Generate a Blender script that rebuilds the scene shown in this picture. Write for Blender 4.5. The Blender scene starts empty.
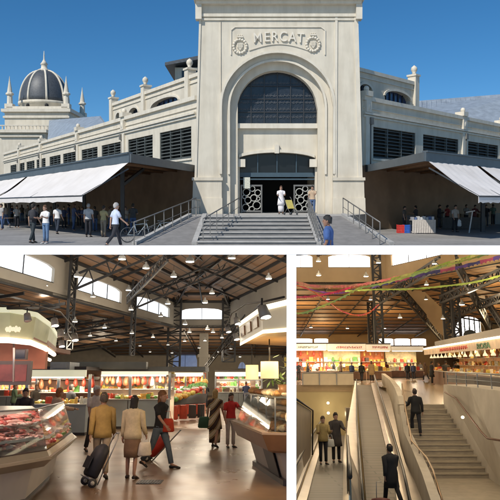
import bpy, bmesh, math, random
from math import sin, cos, pi, radians, sqrt, atan, atan2
from mathutils import Vector, Matrix
random.seed(7)
SC = bpy.context.scene
COL = SC.collection
F, YP, CAMZ = 640.0, 225.0, 1.7
V = Vector

# ------------------------------------------------------------------ render, camera, world, sun
SC.view_settings.view_transform = 'Standard'
SC.view_settings.look = 'None'
SC.view_settings.gamma = 1
SC.view_settings.exposure = 0
SC.view_settings.use_curve_mapping = False
SC.cycles.use_denoising = True
SC.cycles.max_bounces = 6
SC.cycles.diffuse_bounces = 3
SC.cycles.sample_clamp_indirect = 4
cam = bpy.data.cameras.new('camera'); camo = bpy.data.objects.new('camera', cam)
COL.objects.link(camo); SC.camera = camo
cam.sensor_width = 36; cam.lens = F/500*36; cam.shift_y = (YP-250)/500
cam.clip_start = .1; cam.clip_end = 6000
camo.location = (0, 0, CAMZ); camo.rotation_euler = (pi/2, 0, 0)

TOSUN = V((-.42, -.58, .70)).normalized()
w = bpy.data.worlds.new('World'); SC.world = w; w.use_nodes = True
nt = w.node_tree; bg = nt.nodes['Background']
sky = nt.nodes.new('ShaderNodeTexSky'); sky.sky_type = 'NISHITA'; sky.sun_disc = False
sky.sun_elevation = math.asin(TOSUN.z); sky.sun_rotation = atan2(TOSUN.x, TOSUN.y)
sky.air_density = 1.0; sky.dust_density = .0; sky.ozone_density = 6.0; sky.altitude = 1500
hs_ = nt.nodes.new('ShaderNodeHueSaturation'); hs_.inputs['Saturation'].default_value = 1.2; hs_.inputs['Value'].default_value = .95; hs_.inputs['Hue'].default_value = .494
nt.links.new(sky.outputs[0], hs_.inputs['Color']); nt.links.new(hs_.outputs[0], bg.inputs[0])
bg.inputs[1].default_value = .112
sl = bpy.data.lights.new('sun', 'SUN'); so = bpy.data.objects.new('sun', sl); COL.objects.link(so)
sl.energy = 4.1; sl.angle = radians(.5); sl.color = (1, .95, .86)
so.rotation_euler = TOSUN.to_track_quat('Z', 'Y').to_euler(); so.location = (0, 0, 60)

# ------------------------------------------------------------------ materials
def mat(name, col, rough=.7, metal=0., var=.12, scale=2.0, bump=0., emit=0., ecol=None, spec=.5, alpha=1., trans=0., coat=0.):
    m = bpy.data.materials.new(name); m.use_nodes = True
    t = m.node_tree; b = t.nodes['Principled BSDF']
    c = (*col, 1)
    b.inputs['Base Color'].default_value = c
    b.inputs['Roughness'].default_value = rough
    b.inputs['Metallic'].default_value = metal
    b.inputs['Specular IOR Level'].default_value = spec
    b.inputs['Alpha'].default_value = alpha
    b.inputs['Transmission Weight'].default_value = trans
    b.inputs['Coat Weight'].default_value = coat
    if emit:
        b.inputs['Emission Color'].default_value = (*(ecol or col), 1)
        b.inputs['Emission Strength'].default_value = emit
    if var or bump:
        tc = t.nodes.new('ShaderNodeTexCoord')
        n = t.nodes.new('ShaderNodeTexNoise'); n.inputs['Scale'].default_value = scale
        n.inputs['Detail'].default_value = 6; n.inputs['Roughness'].default_value = .6
        t.links.new(tc.outputs['Object'], n.inputs['Vector'])
        if var:
            r = t.nodes.new('ShaderNodeValToRGB')
            r.color_ramp.elements[0].position = .3; r.color_ramp.elements[1].position = .7
            r.color_ramp.elements[0].color = tuple(max(0, x*(1-var)) for x in col) + (1,)
            r.color_ramp.elements[1].color = tuple(min(1, x*(1+var)) for x in col) + (1,)
            t.links.new(n.outputs['Fac'], r.inputs[0]); t.links.new(r.outputs[0], b.inputs['Base Color'])
            m['ramp'] = r.name
        if bump:
            bp = t.nodes.new('ShaderNodeBump'); bp.inputs['Strength'].default_value = bump
            bp.inputs['Distance'].default_value = .03
            t.links.new(n.outputs['Fac'], bp.inputs['Height']); t.links.new(bp.outputs[0], b.inputs['Normal'])
    return m
def brickmat(name, c1, c2, mortar, sx, sy, rough=.7, axis='XY', ms=.02, bump=.2, spec=.5, noise=.0):
    m = mat(name, c1, rough, var=0, spec=spec)
    t = m.node_tree; b = t.nodes['Principled BSDF']
    tc = t.nodes.new('ShaderNodeTexCoord'); mp = t.nodes.new('ShaderNodeMapping')
    if axis == 'XZ': mp.inputs['Rotation'].default_value = (pi/2, 0, 0)
    if axis == 'YZ': mp.inputs['Rotation'].default_value = (pi/2, 0, pi/2)
    br = t.nodes.new('ShaderNodeTexBrick')
    br.inputs['Color1'].default_value = (*c1, 1); br.inputs['Color2'].default_value = (*c2, 1); br.inputs['Mortar'].default_value = (*mortar, 1)
    br.inputs['Scale'].default_value = 1; br.inputs['Mortar Size'].default_value = ms
    br.inputs['Brick Width'].default_value = sx; br.inputs['Row Height'].default_value = sy
    t.links.new(tc.outputs['Object'], mp.inputs[0]); t.links.new(mp.outputs[0], br.inputs['Vector'])
    n = t.nodes.new('ShaderNodeTexNoise'); n.inputs['Scale'].default_value = .35; n.inputs['Detail'].default_value = 8
    t.links.new(tc.outputs['Object'], n.inputs['Vector'])
    mx = t.nodes.new('ShaderNodeMix'); mx.data_type = 'RGBA'; mx.blend_type = 'MULTIPLY'
    r = t.nodes.new('ShaderNodeValToRGB'); r.color_ramp.elements[0].position = .35; r.color_ramp.elements[1].position = .65
    r.color_ramp.elements[0].color = (1-noise,)*3 + (1,); r.color_ramp.elements[1].color = (1, 1, 1, 1)
    t.links.new(n.outputs['Fac'], r.inputs[0]); mx.inputs[0].default_value = 1
    t.links.new(br.outputs['Color'], mx.inputs[6]); t.links.new(r.outputs[0], mx.inputs[7])
    t.links.new(mx.outputs[2], b.inputs['Base Color'])
    if bump:
        bp = t.nodes.new('ShaderNodeBump'); bp.inputs['Strength'].default_value = bump; bp.inputs['Distance'].default_value = .01; bp.invert = True
        t.links.new(br.outputs['Fac'], bp.inputs['Height']); t.links.new(bp.outputs[0], b.inputs['Normal'])
    return m
def stained(m, amt=.16, z=.25, x=1.6):
    """rain streaks and grime of the wall itself"""
    t = m.node_tree; b = t.nodes['Principled BSDF']; src = b.inputs['Base Color'].links[0].from_socket
    tc = t.nodes.new('ShaderNodeTexCoord'); mp = t.nodes.new('ShaderNodeMapping'); mp.inputs['Scale'].default_value = (x, x, z)
    n = t.nodes.new('ShaderNodeTexNoise'); n.inputs['Scale'].default_value = 1; n.inputs['Detail'].default_value = 9; n.inputs['Roughness'].default_value = .65
    t.links.new(tc.outputs['Object'], mp.inputs[0]); t.links.new(mp.outputs[0], n.inputs['Vector'])
    r = t.nodes.new('ShaderNodeValToRGB'); r.color_ramp.elements[0].position = .36; r.color_ramp.elements[1].position = .56
    r.color_ramp.elements[0].color = (1-amt, 1-amt*1.1, 1-amt*1.25, 1); r.color_ramp.elements[1].color = (1, 1, 1, 1)
    mx = t.nodes.new('ShaderNodeMix'); mx.data_type = 'RGBA'; mx.blend_type = 'MULTIPLY'; mx.inputs[0].default_value = 1
    t.links.new(n.outputs['Fac'], r.inputs[0]); t.links.new(src, mx.inputs[6]); t.links.new(r.outputs[0], mx.inputs[7]); t.links.new(mx.outputs[2], b.inputs['Base Color'])
    return m
_cm = {}
def cmat(col, rough=.8, **k):
    key = (tuple(round(c, 3) for c in col), rough, tuple(sorted(k.items())))
    if key not in _cm: _cm[key] = mat('cloth', col, rough, **({'var': .15, 'scale': 9, 'bump': .35} | k))
    return _cm[key]

# ------------------------------------------------------------------ scenes (each place has its own frame)
class Place:
    def __init__(s, h, eye, clip):
        s.eye = eye; a = atan((h-YP)/F)
        s.R = Matrix.Rotation(-a, 3, 'X'); s.Ri = s.R.inverted()
        s.M = Matrix.Translation((0, 0, CAMZ)) @ s.R.to_4x4() @ Matrix.Translation((0, 0, -eye))
        s.clip = []
        for kind, val in clip:
            if kind == 'top': n = s.Ri @ V((0, (val-YP)/F, 1))      # removes above
            if kind == 'bot': n = -(s.Ri @ V((0, (val-YP)/F, 1)))
            if kind == 'right': n = s.Ri @ V((1, -(val-250)/F, 0))
            if kind == 'left': n = -(s.Ri @ V((1, -(val-250)/F, 0)))
            s.clip.append(n.normalized())
    def ray(s, u, v): return s.Ri @ V((u-250, F, -(v-YP)))
    def at(s, u, v, Y):
        r = s.ray(u, v); return V((0, 0, s.eye)) + r*(Y/r.y)
    def atz(s, u, v, z=0.):
        r = s.ray(u, v); return V((0, 0, s.eye)) + r*((z-s.eye)/r.z)
    def hit(s, u, v, p, n):
        r = s.ray(u, v); o = V((0, 0, s.eye)); return o + r*((p-o).dot(n)/r.dot(n))
    def px(s, p):
        q = s.R @ (V(p) - V((0, 0, s.eye))); return (250+F*q.x/q.y, YP-F*q.z/q.y)
P = None
INV = {}
def hexsplit(x): return x

class MB:
    def __init__(s): s.v = []; s.f = []; s.m = None; s.sm = []
    def _a(s, vs, fs, smooth=False):
        b = len(s.v)
        s.v += [s.m(V(p)) if s.m else V(p) for p in vs]
        s.f += [tuple(b+i for i in f) for f in fs]; s.sm += [smooth]*len(fs); return s
    def box(s, x0, x1, y0, y1, z0, z1):
        return s._a([(x, y, z) for z in (z0, z1) for y in (y0, y1) for x in (x0, x1)],
                    [(0, 2, 3, 1), (4, 5, 7, 6), (0, 1, 5, 4), (2, 6, 7, 3), (0, 4, 6, 2), (1, 3, 7, 5)])
    def prism(s, pts, ex):
        n = len(pts); pts = [V(p) for p in pts]; ex = V(ex)
        return s._a(pts + [p+ex for p in pts], [tuple(range(n)), tuple(range(2*n-1, n-1, -1))] + [(i, i+n, (i+1) % n+n, (i+1) % n) for i in range(n)])
    def hull8(s, a, b):   # two quads joined
        return s._a(list(a)+list(b), [(0, 1, 2, 3), (7, 6, 5, 4)] + [(i, i+4, (i+1) % 4+4, (i+1) % 4) for i in range(4)])
    def bar(s, p0, p1, w, h=None, up=(0, 0, 1)):
        p0, p1 = V(p0), V(p1); h = h or w; d = (p1-p0).normalized(); up = V(up)
        if abs(d.dot(up)) > .98: up = V((0, 1, 0))
        a = d.cross(up).normalized()*w/2; b = a.cross(d).normalized()*h/2
        return s.hull8([p0-a-b, p0+a-b, p0+a+b, p0-a+b], [p1-a-b, p1+a-b, p1+a+b, p1-a+b])
    def tube(s, pts, rs, n=8, smooth=True):
        pts = [V(p) for p in pts]
        if not hasattr(rs, '__len__'): rs = [rs]*len(pts)
        vs = []; prev = None
        for i, p in enumerate(pts):
            d = (pts[min(i+1, len(pts)-1)] - pts[max(i-1, 0)]).normalized()
            if prev is None:
                prev = V((1, 0, 0)) if abs(d.x) < .8 else V((0, 1, 0))
            a = (prev - d*prev.dot(d)).normalized(); prev = a; b = d.cross(a)
            r = rs[i]; ra, rb = r if hasattr(r, '__len__') else (r, r)
            vs += [p + a*ra*cos(2*pi*k/n) + b*rb*sin(2*pi*k/n) for k in range(n)]
        fs = [(i*n+k, i*n+(k+1) % n, (i+1)*n+(k+1) % n, (i+1)*n+k) for i in range(len(pts)-1) for k in range(n)]
        fs += [tuple(range(n-1, -1, -1)), tuple(range((len(pts)-1)*n, len(pts)*n))]
        return s._a(vs, fs, smooth)
    def loft(s, rings, n=14, smooth=True):    # rings: (x,y,z,rx,ry)
        vs = [(x+rx*cos(2*pi*k/n), y+ry*sin(2*pi*k/n), z) for x, y, z, rx, ry in rings for k in range(n)]
        m = len(rings)
        fs = [(i*n+k, i*n+(k+1) % n, (i+1)*n+(k+1) % n, (i+1)*n+k) for i in range(m-1) for k in range(n)]
        fs += [tuple(range(n-1, -1, -1)), tuple(range((m-1)*n, m*n))]
        return s._a(vs, fs, smooth)
    def lathe(s, c, prof, n=16, smooth=True):  # prof: (r,z)
        return s.loft([(c[0], c[1], c[2]+z, r, r) for r, z in prof], n, smooth)
    def ball(s, c, rx, ry=None, rz=None, n=12, jit=0., smooth=True):
        ry = ry or rx; rz = rz or rx; k = n//2+1
        vs = []; 
        for i in range(k+1):
            t = pi*i/k
            for j in range(n):
                q = 1 + (random.uniform(-jit, jit) if 0 < i < k else 0)
                vs.append((c[0]+rx*q*sin(t)*cos(2*pi*j/n), c[1]+ry*q*sin(t)*sin(2*pi*j/n), c[2]+rz*q*cos(t)))
        fs = [(i*n+j, (i+1)*n+j, (i+1)*n+(j+1) % n, i*n+(j+1) % n) for i in range(k) for j in range(n)]
        return s._a(vs, fs, smooth)
    def quad(s, *p): return s._a(p, [tuple(range(len(p)))])
    def slab(s, p, t):   # thick sheet
        return s.prism(p, t)
    def build(s, name, m, parent=None, clip=False):
        vs, fs = s.v, s.f
        me = bpy.data.meshes.new(name)
        me.from_pydata([tuple(p) for p in vs], [], fs)
        bm = bmesh.new(); bm.from_mesh(me)
        for i, f in enumerate(bm.faces): f.smooth = s.sm[i]
        bmesh.ops.remove_doubles(bm, verts=bm.verts, dist=1e-5)
        bmesh.ops.recalc_face_normals(bm, faces=bm.faces)
        if clip:
            o = V((0, 0, P.eye))
            for n in P.clip:
                bmesh.ops.bisect_plane(bm, geom=bm.verts[:]+bm.edges[:]+bm.faces[:], plane_co=o, plane_no=n, clear_outer=True)
        root = parent
        while root is not None and root.parent is not None: root = root.parent
        if root is not None and root.name in INV: bm.transform(INV[root.name])
        bm.to_mesh(me); bm.free()
        me.materials.append(m)
        o = bpy.data.objects.new(name, me); COL.objects.link(o)
        if parent is not None: o.parent = parent
        else: o.matrix_world = P.M
        return o
def tag(o, label=None, cat=None, group=None, kind=None):
    if label: o['label'] = label
    if cat: o['category'] = cat
    if group: o['group'] = group
    if kind: o['kind'] = kind
    return o
def struct(name, mb, m, clip=True): return tag(mb.build(name, m, clip=clip), kind='structure')
def solo(name, mb, m, label, cat, group=None, clip=False): return tag(mb.build(name, m, clip=clip), label, cat, group)
def thing(name, label, cat, loc=(0, 0, 0), rz=0., group=None, kind=None, local=False):
    o = bpy.data.objects.new(name, None); COL.objects.link(o); o.empty_display_size = .3
    L = Matrix.Translation(V(loc)) @ Matrix.Rotation(rz, 4, 'Z')
    o.matrix_world = P.M @ L
    INV[o.name] = Matrix() if local else L.inverted()
    return tag(o, label, cat, group, kind)
def kids(o): return [c for c in KID.get(o.name, ())] 
def copy(root, loc, rz=0., sc=1., label=None, group=None, mats=None, sz=None):
    chs = [c for c in bpy.data.objects if c.parent is not None] if False else None
    def cp(o, par):
        c = o.copy(); COL.objects.link(c)
        if par is not None: c.parent = par
        for ch in o.children: cp(ch, c)
        return c
    r = cp(root, None)
    s3 = sc if hasattr(sc, '__len__') else (sc, sc, sc)
    r.matrix_world = P.M @ Matrix.Translation(V(loc)) @ Matrix.Rotation(rz, 4, 'Z') @ Matrix.Diagonal((*s3, 1))
    if label: r['label'] = label
    if group: r['group'] = group
    return r
def place(root, loc, rz=0., sc=1.):
    s3 = sc if hasattr(sc, '__len__') else (sc, sc, sc)
    root.matrix_world = P.M @ Matrix.Translation(V(loc)) @ Matrix.Rotation(rz, 4, 'Z') @ Matrix.Diagonal((*s3, 1))
def text_mb(mb, s, size, depth, fn, bold=0.):
    """letters one by one through fn(x_centre) -> Matrix"""
    cu = bpy.data.curves.new('t', 'FONT'); cu.body = s; cu.size = size; cu.extrude = depth; cu.offset = bold; cu.align_x = 'CENTER'
    ob = bpy.data.objects.new('t', cu); me = bpy.data.meshes.new_from_object(ob)
    M4 = fn
    mb._a([M4 @ v.co for v in me.vertices], [tuple(p.vertices) for p in me.polygons])
    bpy.data.objects.remove(ob); bpy.data.curves.remove(cu); bpy.data.meshes.remove(me)
def area(loc, size, power, col=(1, .8, .55), rot=(0, 0, 0), name='lamp_or_fill_light', sy=None):
    l = bpy.data.lights.new(name, 'AREA'); l.size = size; l.energy = power; l.color = col
    if sy: l.shape = 'RECTANGLE'; l.size_y = sy
    o = bpy.data.objects.new(name, l); COL.objects.link(o)
    o.matrix_world = P.M @ Matrix.Translation(V(loc)) @ (Matrix.Rotation(rot[2], 4, 'Z') @ Matrix.Rotation(rot[0], 4, 'X') @ Matrix.Rotation(rot[1], 4, 'Y'))
    return o

def pointl(loc, power, col=(1, .86, .66), r=.3, name='lamp_or_fill_light'):
    l = bpy.data.lights.new(name, 'POINT'); l.energy = power; l.color = col; l.shadow_soft_size = r
    o = bpy.data.objects.new(name, l); COL.objects.link(o); o.matrix_world = P.M @ Matrix.Translation(V(loc)); return o

# ------------------------------------------------------------------ people
def skinned(verts, edges, radii, sub=1, root=0):
    me = bpy.data.meshes.new('sk'); me.from_pydata(verts, edges, [])
    ob = bpy.data.objects.new('sk', me); COL.objects.link(ob)
    md = ob.modifiers.new('s', 'SKIN'); md.use_smooth_shade = True
    for i, r in enumerate(radii):
        sv = me.skin_vertices[0].data[i] if len(me.skin_vertices) else None
        if sv is not None: sv.radius = r if hasattr(r, '__len__') else (r, r); sv.use_root = (i == root)
    ob.modifiers.new('u', 'SUBSURF').levels = sub
    dg = bpy.context.evaluated_depsgraph_get(); dg.update()
    out = bpy.data.meshes.new_from_object(ob.evaluated_get(dg))
    V2 = [v.co.copy() for v in out.vertices]; F2 = [tuple(p.vertices) for p in out.polygons]
    bpy.data.objects.remove(ob); bpy.data.meshes.remove(me); bpy.data.meshes.remove(out)
    return V2, F2
def rx(v, a):
    return V((v.x, v.y*cos(a)-v.z*sin(a), v.y*sin(a)+v.z*cos(a)))
POSES = dict(
    stand=dict(l=(0, .02, -.0, .04), a=((.08, .15), (.08, .2))),
    walk=dict(l=(.38, .12, -.35, .35), a=((-.35, .3), (.4, .45))),
    stroll=dict(l=(.2, .08, -.2, .2), a=((-.15, .3), (.2, .35))),
    pull=dict(l=(.25, .08, -.25, .25), a=((-.3, .1), (.15, .3))),
    carry=dict(l=(.02, .03, 0, .03), a=((.35, 1.5), (.3, 1.4))),
    bagged=dict(l=(.06, .05, -.1, .1), a=((.02, .08), (.1, .5))),
    work=dict(l=(.02, .03, 0, .03), a=((.7, .8), (.6, .9)), lean=.18),
    climb=dict(l=(.75, .8, -.15, .1), a=((.5, .8), (-.1, .3)), ab=.2),
    sit=dict(l=(1.5, .05, 1.5, .05), a=((.05, .5), (.05, .5))),
    arm=dict(l=(0, .03, 0, .03), a=((.9, .5), (.1, .3))),
)
def joints(pose):
    q = POSES[pose]; lean = q.get('lean', .03); ab = q.get('ab', .12)
    J = {}
    hip = V((0, 0, .94)) if pose != 'sit' else V((0, 0, 0))
    def up(x, y, z): return hip + rx(V((x, y, z)), lean)
    J['pel'] = hip; J['sp'] = up(0, .0, .2); J['ch'] = up(0, .0, .4); J['nk'] = up(0, .0, .53); J['hd'] = up(0, -.02, .66)
    for s, sx in (('L', 1), ('R', -1)):
        fl, kn = (q['l'][0], q['l'][1]) if s == 'L' else (q['l'][2], q['l'][3])
        h = hip + V((sx*.09, 0, -.03)); kx = h + rx(V((sx*.01, 0, -.43)), -fl)
        an = kx + rx(V((0, 0, -.41)), -fl+kn)
        to = an + rx(V((sx*.03, -.15, -.045)), -max(-.5, min(.0, fl-kn))*.7)
        J['h'+s], J['k'+s], J['n'+s], J['t'+s] = h, kx, an, to
        sw, el = q['a'][0] if s == 'L' else q['a'][1]
        sh = up(sx*.185, 0, .455); e = sh + rx(V((sx*.28*sin(ab), 0, -.28*cos(ab))), -sw-lean*0)
        wr = e + rx(V((sx*.02, 0, -.25)), -sw-el)
        J['s'+s], J['e'+s], J['w'+s] = sh, e, wr; J['d'+s] = (wr-e).normalized()
    low = min(J['nL'].z, J['nR'].z) - .075
    if pose != 'sit':
        for k in J:
            if k[0] != 'd' : J[k] = J[k] - V((0, 0, low))
    return J
_body = {}; _cloth = {}
def body_mesh(pose):
    if pose in _body: return _body[pose]
    J = joints(pose); vs = []; es = []; rs = []; ix = {}
    def add(k, p, r, par=None):
        ix[k] = len(vs); vs.append(tuple(p)); rs.append(r)
        if par is not None: es.append((ix[par], ix[k]))
    add('pel', J['pel'], (.13, .1)); add('sp', J['sp'], (.12, .09), 'pel'); add('ch', J['ch'], (.14, .1), 'sp')
    add('nk', J['nk'], .052, 'ch'); add('nk2', J['nk'].lerp(J['hd'], .55), .05, 'nk')
    for s, sx in (('L', 1), ('R', -1)):
        add('h'+s, J['h'+s], .088, 'pel'); add('th'+s, J['h'+s].lerp(J['k'+s], .5), .072, 'h'+s); add('k'+s, J['k'+s], .052, 'th'+s)
        add('cf'+s, J['k'+s].lerp(J['n'+s], .35), .054, 'k'+s); add('n'+s, J['n'+s], .036, 'cf'+s); add('t'+s, J['t'+s], .03, 'n'+s)
        add('s'+s, J['s'+s]-V((0,0,.015)), .045, 'ch'); add('e'+s, J['e'+s], .038, 's'+s); add('w'+s, J['w'+s], .026, 'e'+s)
        d = J['d'+s]; side = V((0, -1, 0)); side = (side - d*side.dot(d)).normalized()
        pal = J['w'+s] + d*.06; add('p'+s, pal, (.03, .022), 'w'+s)
        inn = V((-sx, 0, 0)); inn = (inn - d*inn.dot(d)).normalized()
        for k, (o, ln) in enumerate(((.028, .07), (.010, .08), (-.010, .075), (-.028, .058))):
            a = pal + side*o + d*.028; b = a + d*ln*.5 + inn*.006; c = b + d*ln*.35 + inn*.022
            add('f%d%s' % (k, s), a, .0095, 'p'+s); add('g%d%s' % (k, s), b, .009, 'f%d%s' % (k, s)); add('i%d%s' % (k, s), c, .0075, 'g%d%s' % (k, s))
        a = J['w'+s] + d*.035 + side*.032; add('th1'+s, a, .011, 'w'+s); add('th2'+s, a + d*.04 + side*.018 + inn*.012, .009, 'th1'+s)
    v2, f2 = skinned(vs, es, rs)
    mb = MB(); mb._a(v2, f2, True)
    h = J['hd']
    # head: shaped rings, front is -Y
    prof = [(-.125, .035, .04, -.03), (-.11, .048, .055, -.025), (-.085, .06, .075, -.015), (-.05, .068, .088, -.008), (-.01, .073, .096, 0), (.03, .077, .1, .004), (.07, .074, .096, .008), (.1, .06, .08, .01), (.12, .035, .045, .01), (.128, .008, .01, .01)]
    mb.loft([(h.x, h.y+o, h.z+z, a, b) for z, a, b, o in prof], 16)
    mb.prism([h+V((-.014, -.088, -.035)), h+V((.014, -.088, -.035)), h+V((.006, -.09, .02)), h+V((-.006, -.09, .02))], (0, -.024, -.006))
    for sx in (1, -1): mb.ball(h+V((sx*.078, .01, -.01)), .012, .022, .033, 8)
    mb.ball(h+V((0, -.083, -.062)), .026, .012, .007, 8)
    _body[pose] = mb; return mb
def top_mb(pose, kind):
    J = joints(pose); mb = MB()
    pe, sp, ch, nk = J['pel'], J['sp'], J['ch'], J['nk']
    ex = {'shirt': 0, 'jacket': .018, 'coat': .03, 'dress': .004}[kind]; 
    lo = {'shirt': -.02, 'jacket': -.12, 'coat': -.38, 'dress': -.4}[kind]
    rings = []
    if kind in ('coat', 'dress') and pose != 'sit':
        rings += [(pe.x, pe.y, pe.z+lo, .235, .2), (pe.x, pe.y, pe.z+lo*.5, .21, .17)]
    elif pose != 'sit': rings += [(pe.x, pe.y, pe.z+lo, .185+ex, .135+ex)]
    rings += [(pe.x, pe.y, pe.z+.0, .178+ex, .125+ex), (pe.x, (pe.y+sp.y)/2, pe.z+.1, .16+ex, .11+ex), (sp.x, sp.y, sp.z, .152+ex, .105+ex), (sp.x, (sp.y+ch.y)/2, (sp.z+ch.z)/2, .168+ex, .115+ex),
              (ch.x, ch.y, ch.z, .18+ex, .122+ex), (ch.x, ch.y, ch.z+.055, .178+ex, .11+ex), (ch.x, ch.y, ch.z+.085, .155+ex, .095+ex), (nk.x, nk.y, nk.z-.02, .1+ex*.7, .08+ex*.7), (nk.x, nk.y, nk.z+.015, .066, .064)]
    mb.loft(rings, 18)
    for s in 'LR':
        sh, e, wr = J['s'+s], J['e'+s], J['w'+s]; sc = 1 + ex*9
        inn = sh.lerp(V((0, sh.y, sh.z-.03)), .55)
        if kind in ('shirt', 'dress'):
            mb.tube([inn, sh.lerp(inn, .3)-V((0, 0, .008)), sh-V((0, 0, .022)), sh.lerp(e, .45), sh.lerp(e, .8)], [.05, .062, .07, .064, .06], 12)
        else:
            mb.tube([inn, sh.lerp(inn, .3)-V((0, 0, .008)), sh-V((0, 0, .02)), sh.lerp(e, .5), e, e.lerp(wr, .5), wr], [.05, .058*sc, .066*sc, .058*sc, .052*sc, .045*sc, .038*sc], 12)
    return mb
def low_mb(pose, kind):
    J = joints(pose); mb = MB(); pe = J['pel']
    if kind == 'trousers':
        if pose != 'sit': mb.loft([(0, pe.y, pe.z-.13, .15, .115), (0, pe.y, pe.z-.06, .17, .122), (0, pe.y, pe.z+.04, .165, .115), (0, pe.y, pe.z+.1, .15, .105)], 14)
        for s in 'LR':
            h, k, n = J['h'+s], J['k'+s], J['n'+s]
            mb.tube([h+(h-k).normalized()*.05, h.lerp(k, .15), h.lerp(k, .6), k, k.lerp(n, .4), k.lerp(n, .93)], [.085, .098, .08, .066, .064, .058], 12)
    else:
        ln = .5 if kind == 'skirt' else .8
        cx = (J['kL'].y+J['kR'].y)/2
        mb.loft([(0, cx*1.0, pe.z-ln, .17, .17), (0, cx*.8, pe.z-ln*.7, .185, .17), (0, pe.y, pe.z-.1, .185, .145), (0, pe.y, pe.z+.1, .155, .11)], 16)
    return mb
def shoe_mb(pose, s):
    J = joints(pose); n, t = J['n'+s], J['t'+s]; mb = MB(); d = (t-n); h = V((0, 0, .0))
    heel = n + V((0, .045, -.045)); 
    mb.tube([heel, n+V((0, 0, -.04)), n.lerp(t, .6)+V((0, 0, -.01)), t+d.normalized()*.06], [(.034, .03), (.042, .04), (.045, .032), (.03, .02)], 10)
    return mb
def hair_mb(pose, kind):
    J = joints(pose); h = J['hd']; mb = MB()
    if kind == 'bun': mb.ball(h+V((0, .12, .04)), .045, n=10)
    prof = [(-.06, .07, .05, .055), (-.02, .082, .075, .035), (.03, .087, .098, .015), (.07, .084, .104, .008), (.105, .068, .085, .008), (.13, .04, .05, .01), (.14, .008, .01, .01)]
    if kind == 'long': prof = [(-.17, .06, .03, .075), (-.1, .085, .055, .05)] + prof[1:]
    if kind == 'short': prof = [(-.06, .052, .036, .06), (-.03, .074, .058, .045)] + prof[1:]
    i0 = len(mb.v); mb.loft([(h.x, h.y+o, h.z+z, a, b) for z, a, b, o in prof], 20)
    rj = random.Random(5)
    for i in range(i0, len(mb.v)): d = mb.v[i]-h; mb.v[i] = mb.v[i] + d*rj.uniform(-.07, .10) + V((0, 0, rj.uniform(-.008, .008)))
    return mb
SKIN = None
_eye = None
def person(x, y, rz, label, pose='stand', top=('shirt', (.3, .3, .3)), low=('trousers', (.05, .05, .06)), hair=('short', (.02, .015, .01)), h=1.72, z=0., shoe=(.02, .02, .02), skin=(.42, .24, .16), group=None, far=False, tmat=None):
    """front of a figure is -Y turned by rz"""
    def cached(key, fn):
        if key not in _cloth: _cloth[key] = fn()
        return _cloth[key]
    r = bpy.data.objects.new('person', None); COL.objects.link(r)
    place(r, (x, y, z), rz, h/1.72)
    tag(r, label, 'person', group)
    def part(name, key, fn, m):
        k = ('me',)+key
        if k not in _cloth:
            mb = fn(); o = mb.build(name, m); _cloth[k] = o.data; o.data.materials.clear(); o.data.materials.append(None); bpy.data.objects.remove(o)
        o = bpy.data.objects.new(name, _cloth[k]); COL.objects.link(o); o.parent = r
        o.material_slots[0].link = 'OBJECT'; o.material_slots[0].material = m
        return o
    part('body', ('b', pose), lambda: body_mesh(pose), cmat(skin, .55, var=.08))
    tn = {'shirt': 'shirt', 'jacket': 'jacket', 'coat': 'coat', 'dress': 'dress'}[top[0]]
    part(tn, ('t', pose, top[0]), lambda: top_mb(pose, top[0]), tmat or cmat(top[1], .85))
    if low: part(low[0] if low[0] != 'long_skirt' else 'skirt', ('l', pose, low[0]), lambda: low_mb(pose, low[0]), (tmat if tmat and low[0] == 'long_skirt' else cmat(low[1], .85)))
    if hair: part('hair', ('h', pose, hair[0]), lambda: hair_mb(pose, hair[0]), cmat(hair[1], .7, scale=40, var=.4))
    if not far:
        for s in 'LR': part('shoe', ('s', pose, s), lambda: shoe_mb(pose, s), cmat(shoe, .5))
        for sx in (1, -1):
            def ey():
                J = joints(pose); m = MB(); m.ball(J['hd']+V((sx*.03, -.087, .0)), .011, .008, .008, 8); return m
            part('eye', ('e', pose, sx), ey, cmat((.03, .02, .02), .3, var=0))
    return r
# =================================================================== A: the street front of the market
A = P = Place(205, 1.7, [('bot', 249.5)])
CREAM = (.66, .60, .49)
m_cream = mat('cream_stucco', CREAM, .85, var=.09, scale=.6, bump=.15)
m_cream2 = stained(mat('cream_trim', (.70, .64, .53), .8, var=.06, scale=1.2), .12, .5, 2.5); stained(m_cream, .12)
m_shadewall = mat('shaded_cream_wall', (.34, .23, .145), .85, var=.2, scale=.7)  # canopy shade mixed into the colour of a wall taken as cream
m_dark = mat('dark_metal', (.045, .05, .055), .5, var=.2)
m_canopy = mat('grey_canopy_metal', (.075, .09, .10), .45, var=.15)
m_wood = mat('brown_soffit', (.20, .105, .05), .6, var=.2, scale=3)
m_louv = mat('louvre_metal', (.10, .11, .105), .5, var=.2, scale=1)
m_black = mat('black_void', (.008, .008, .009), .8, var=0)
m_glassd = mat('dark_leaded_glass', (.022, .026, .034), .22, var=.3, scale=5)
m_slate = mat('slate', (.075, .082, .092), .5, var=.25, scale=4, bump=.3)
m_zinc = mat('zinc_roof', (.36, .41, .46), .4, metal=.3, var=.2, scale=1.5)
m_white = stained(mat('awning_cloth', (.72, .68, .65), .85, var=.05, scale=.8, bump=.5), .1, .6, .5)
m_steel = mat('rail_steel', (.20, .19, .175), .45, metal=.4, var=.15)
m_step = mat('granite_step', (.40, .385, .36), .75, var=.15, scale=2.5, bump=.1)
m_riser = mat('ramp_stone', (.22, .21, .20), .8, var=.2, scale=2)
m_pave = brickmat('street_paving', (.33, .315, .295), (.30, .285, .27), (.2, .195, .185), 1.2, .6, .85, noise=.25, bump=.15)
m_bluebeam = mat('transom_paint', (.05, .085, .11), .5, var=.1)

g = MB(); g.quad((-900, 3, 0), (900, 3, 0), (900, 3500, 0), (-900, 3500, 0))
struct('street', g, m_pave)

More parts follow.
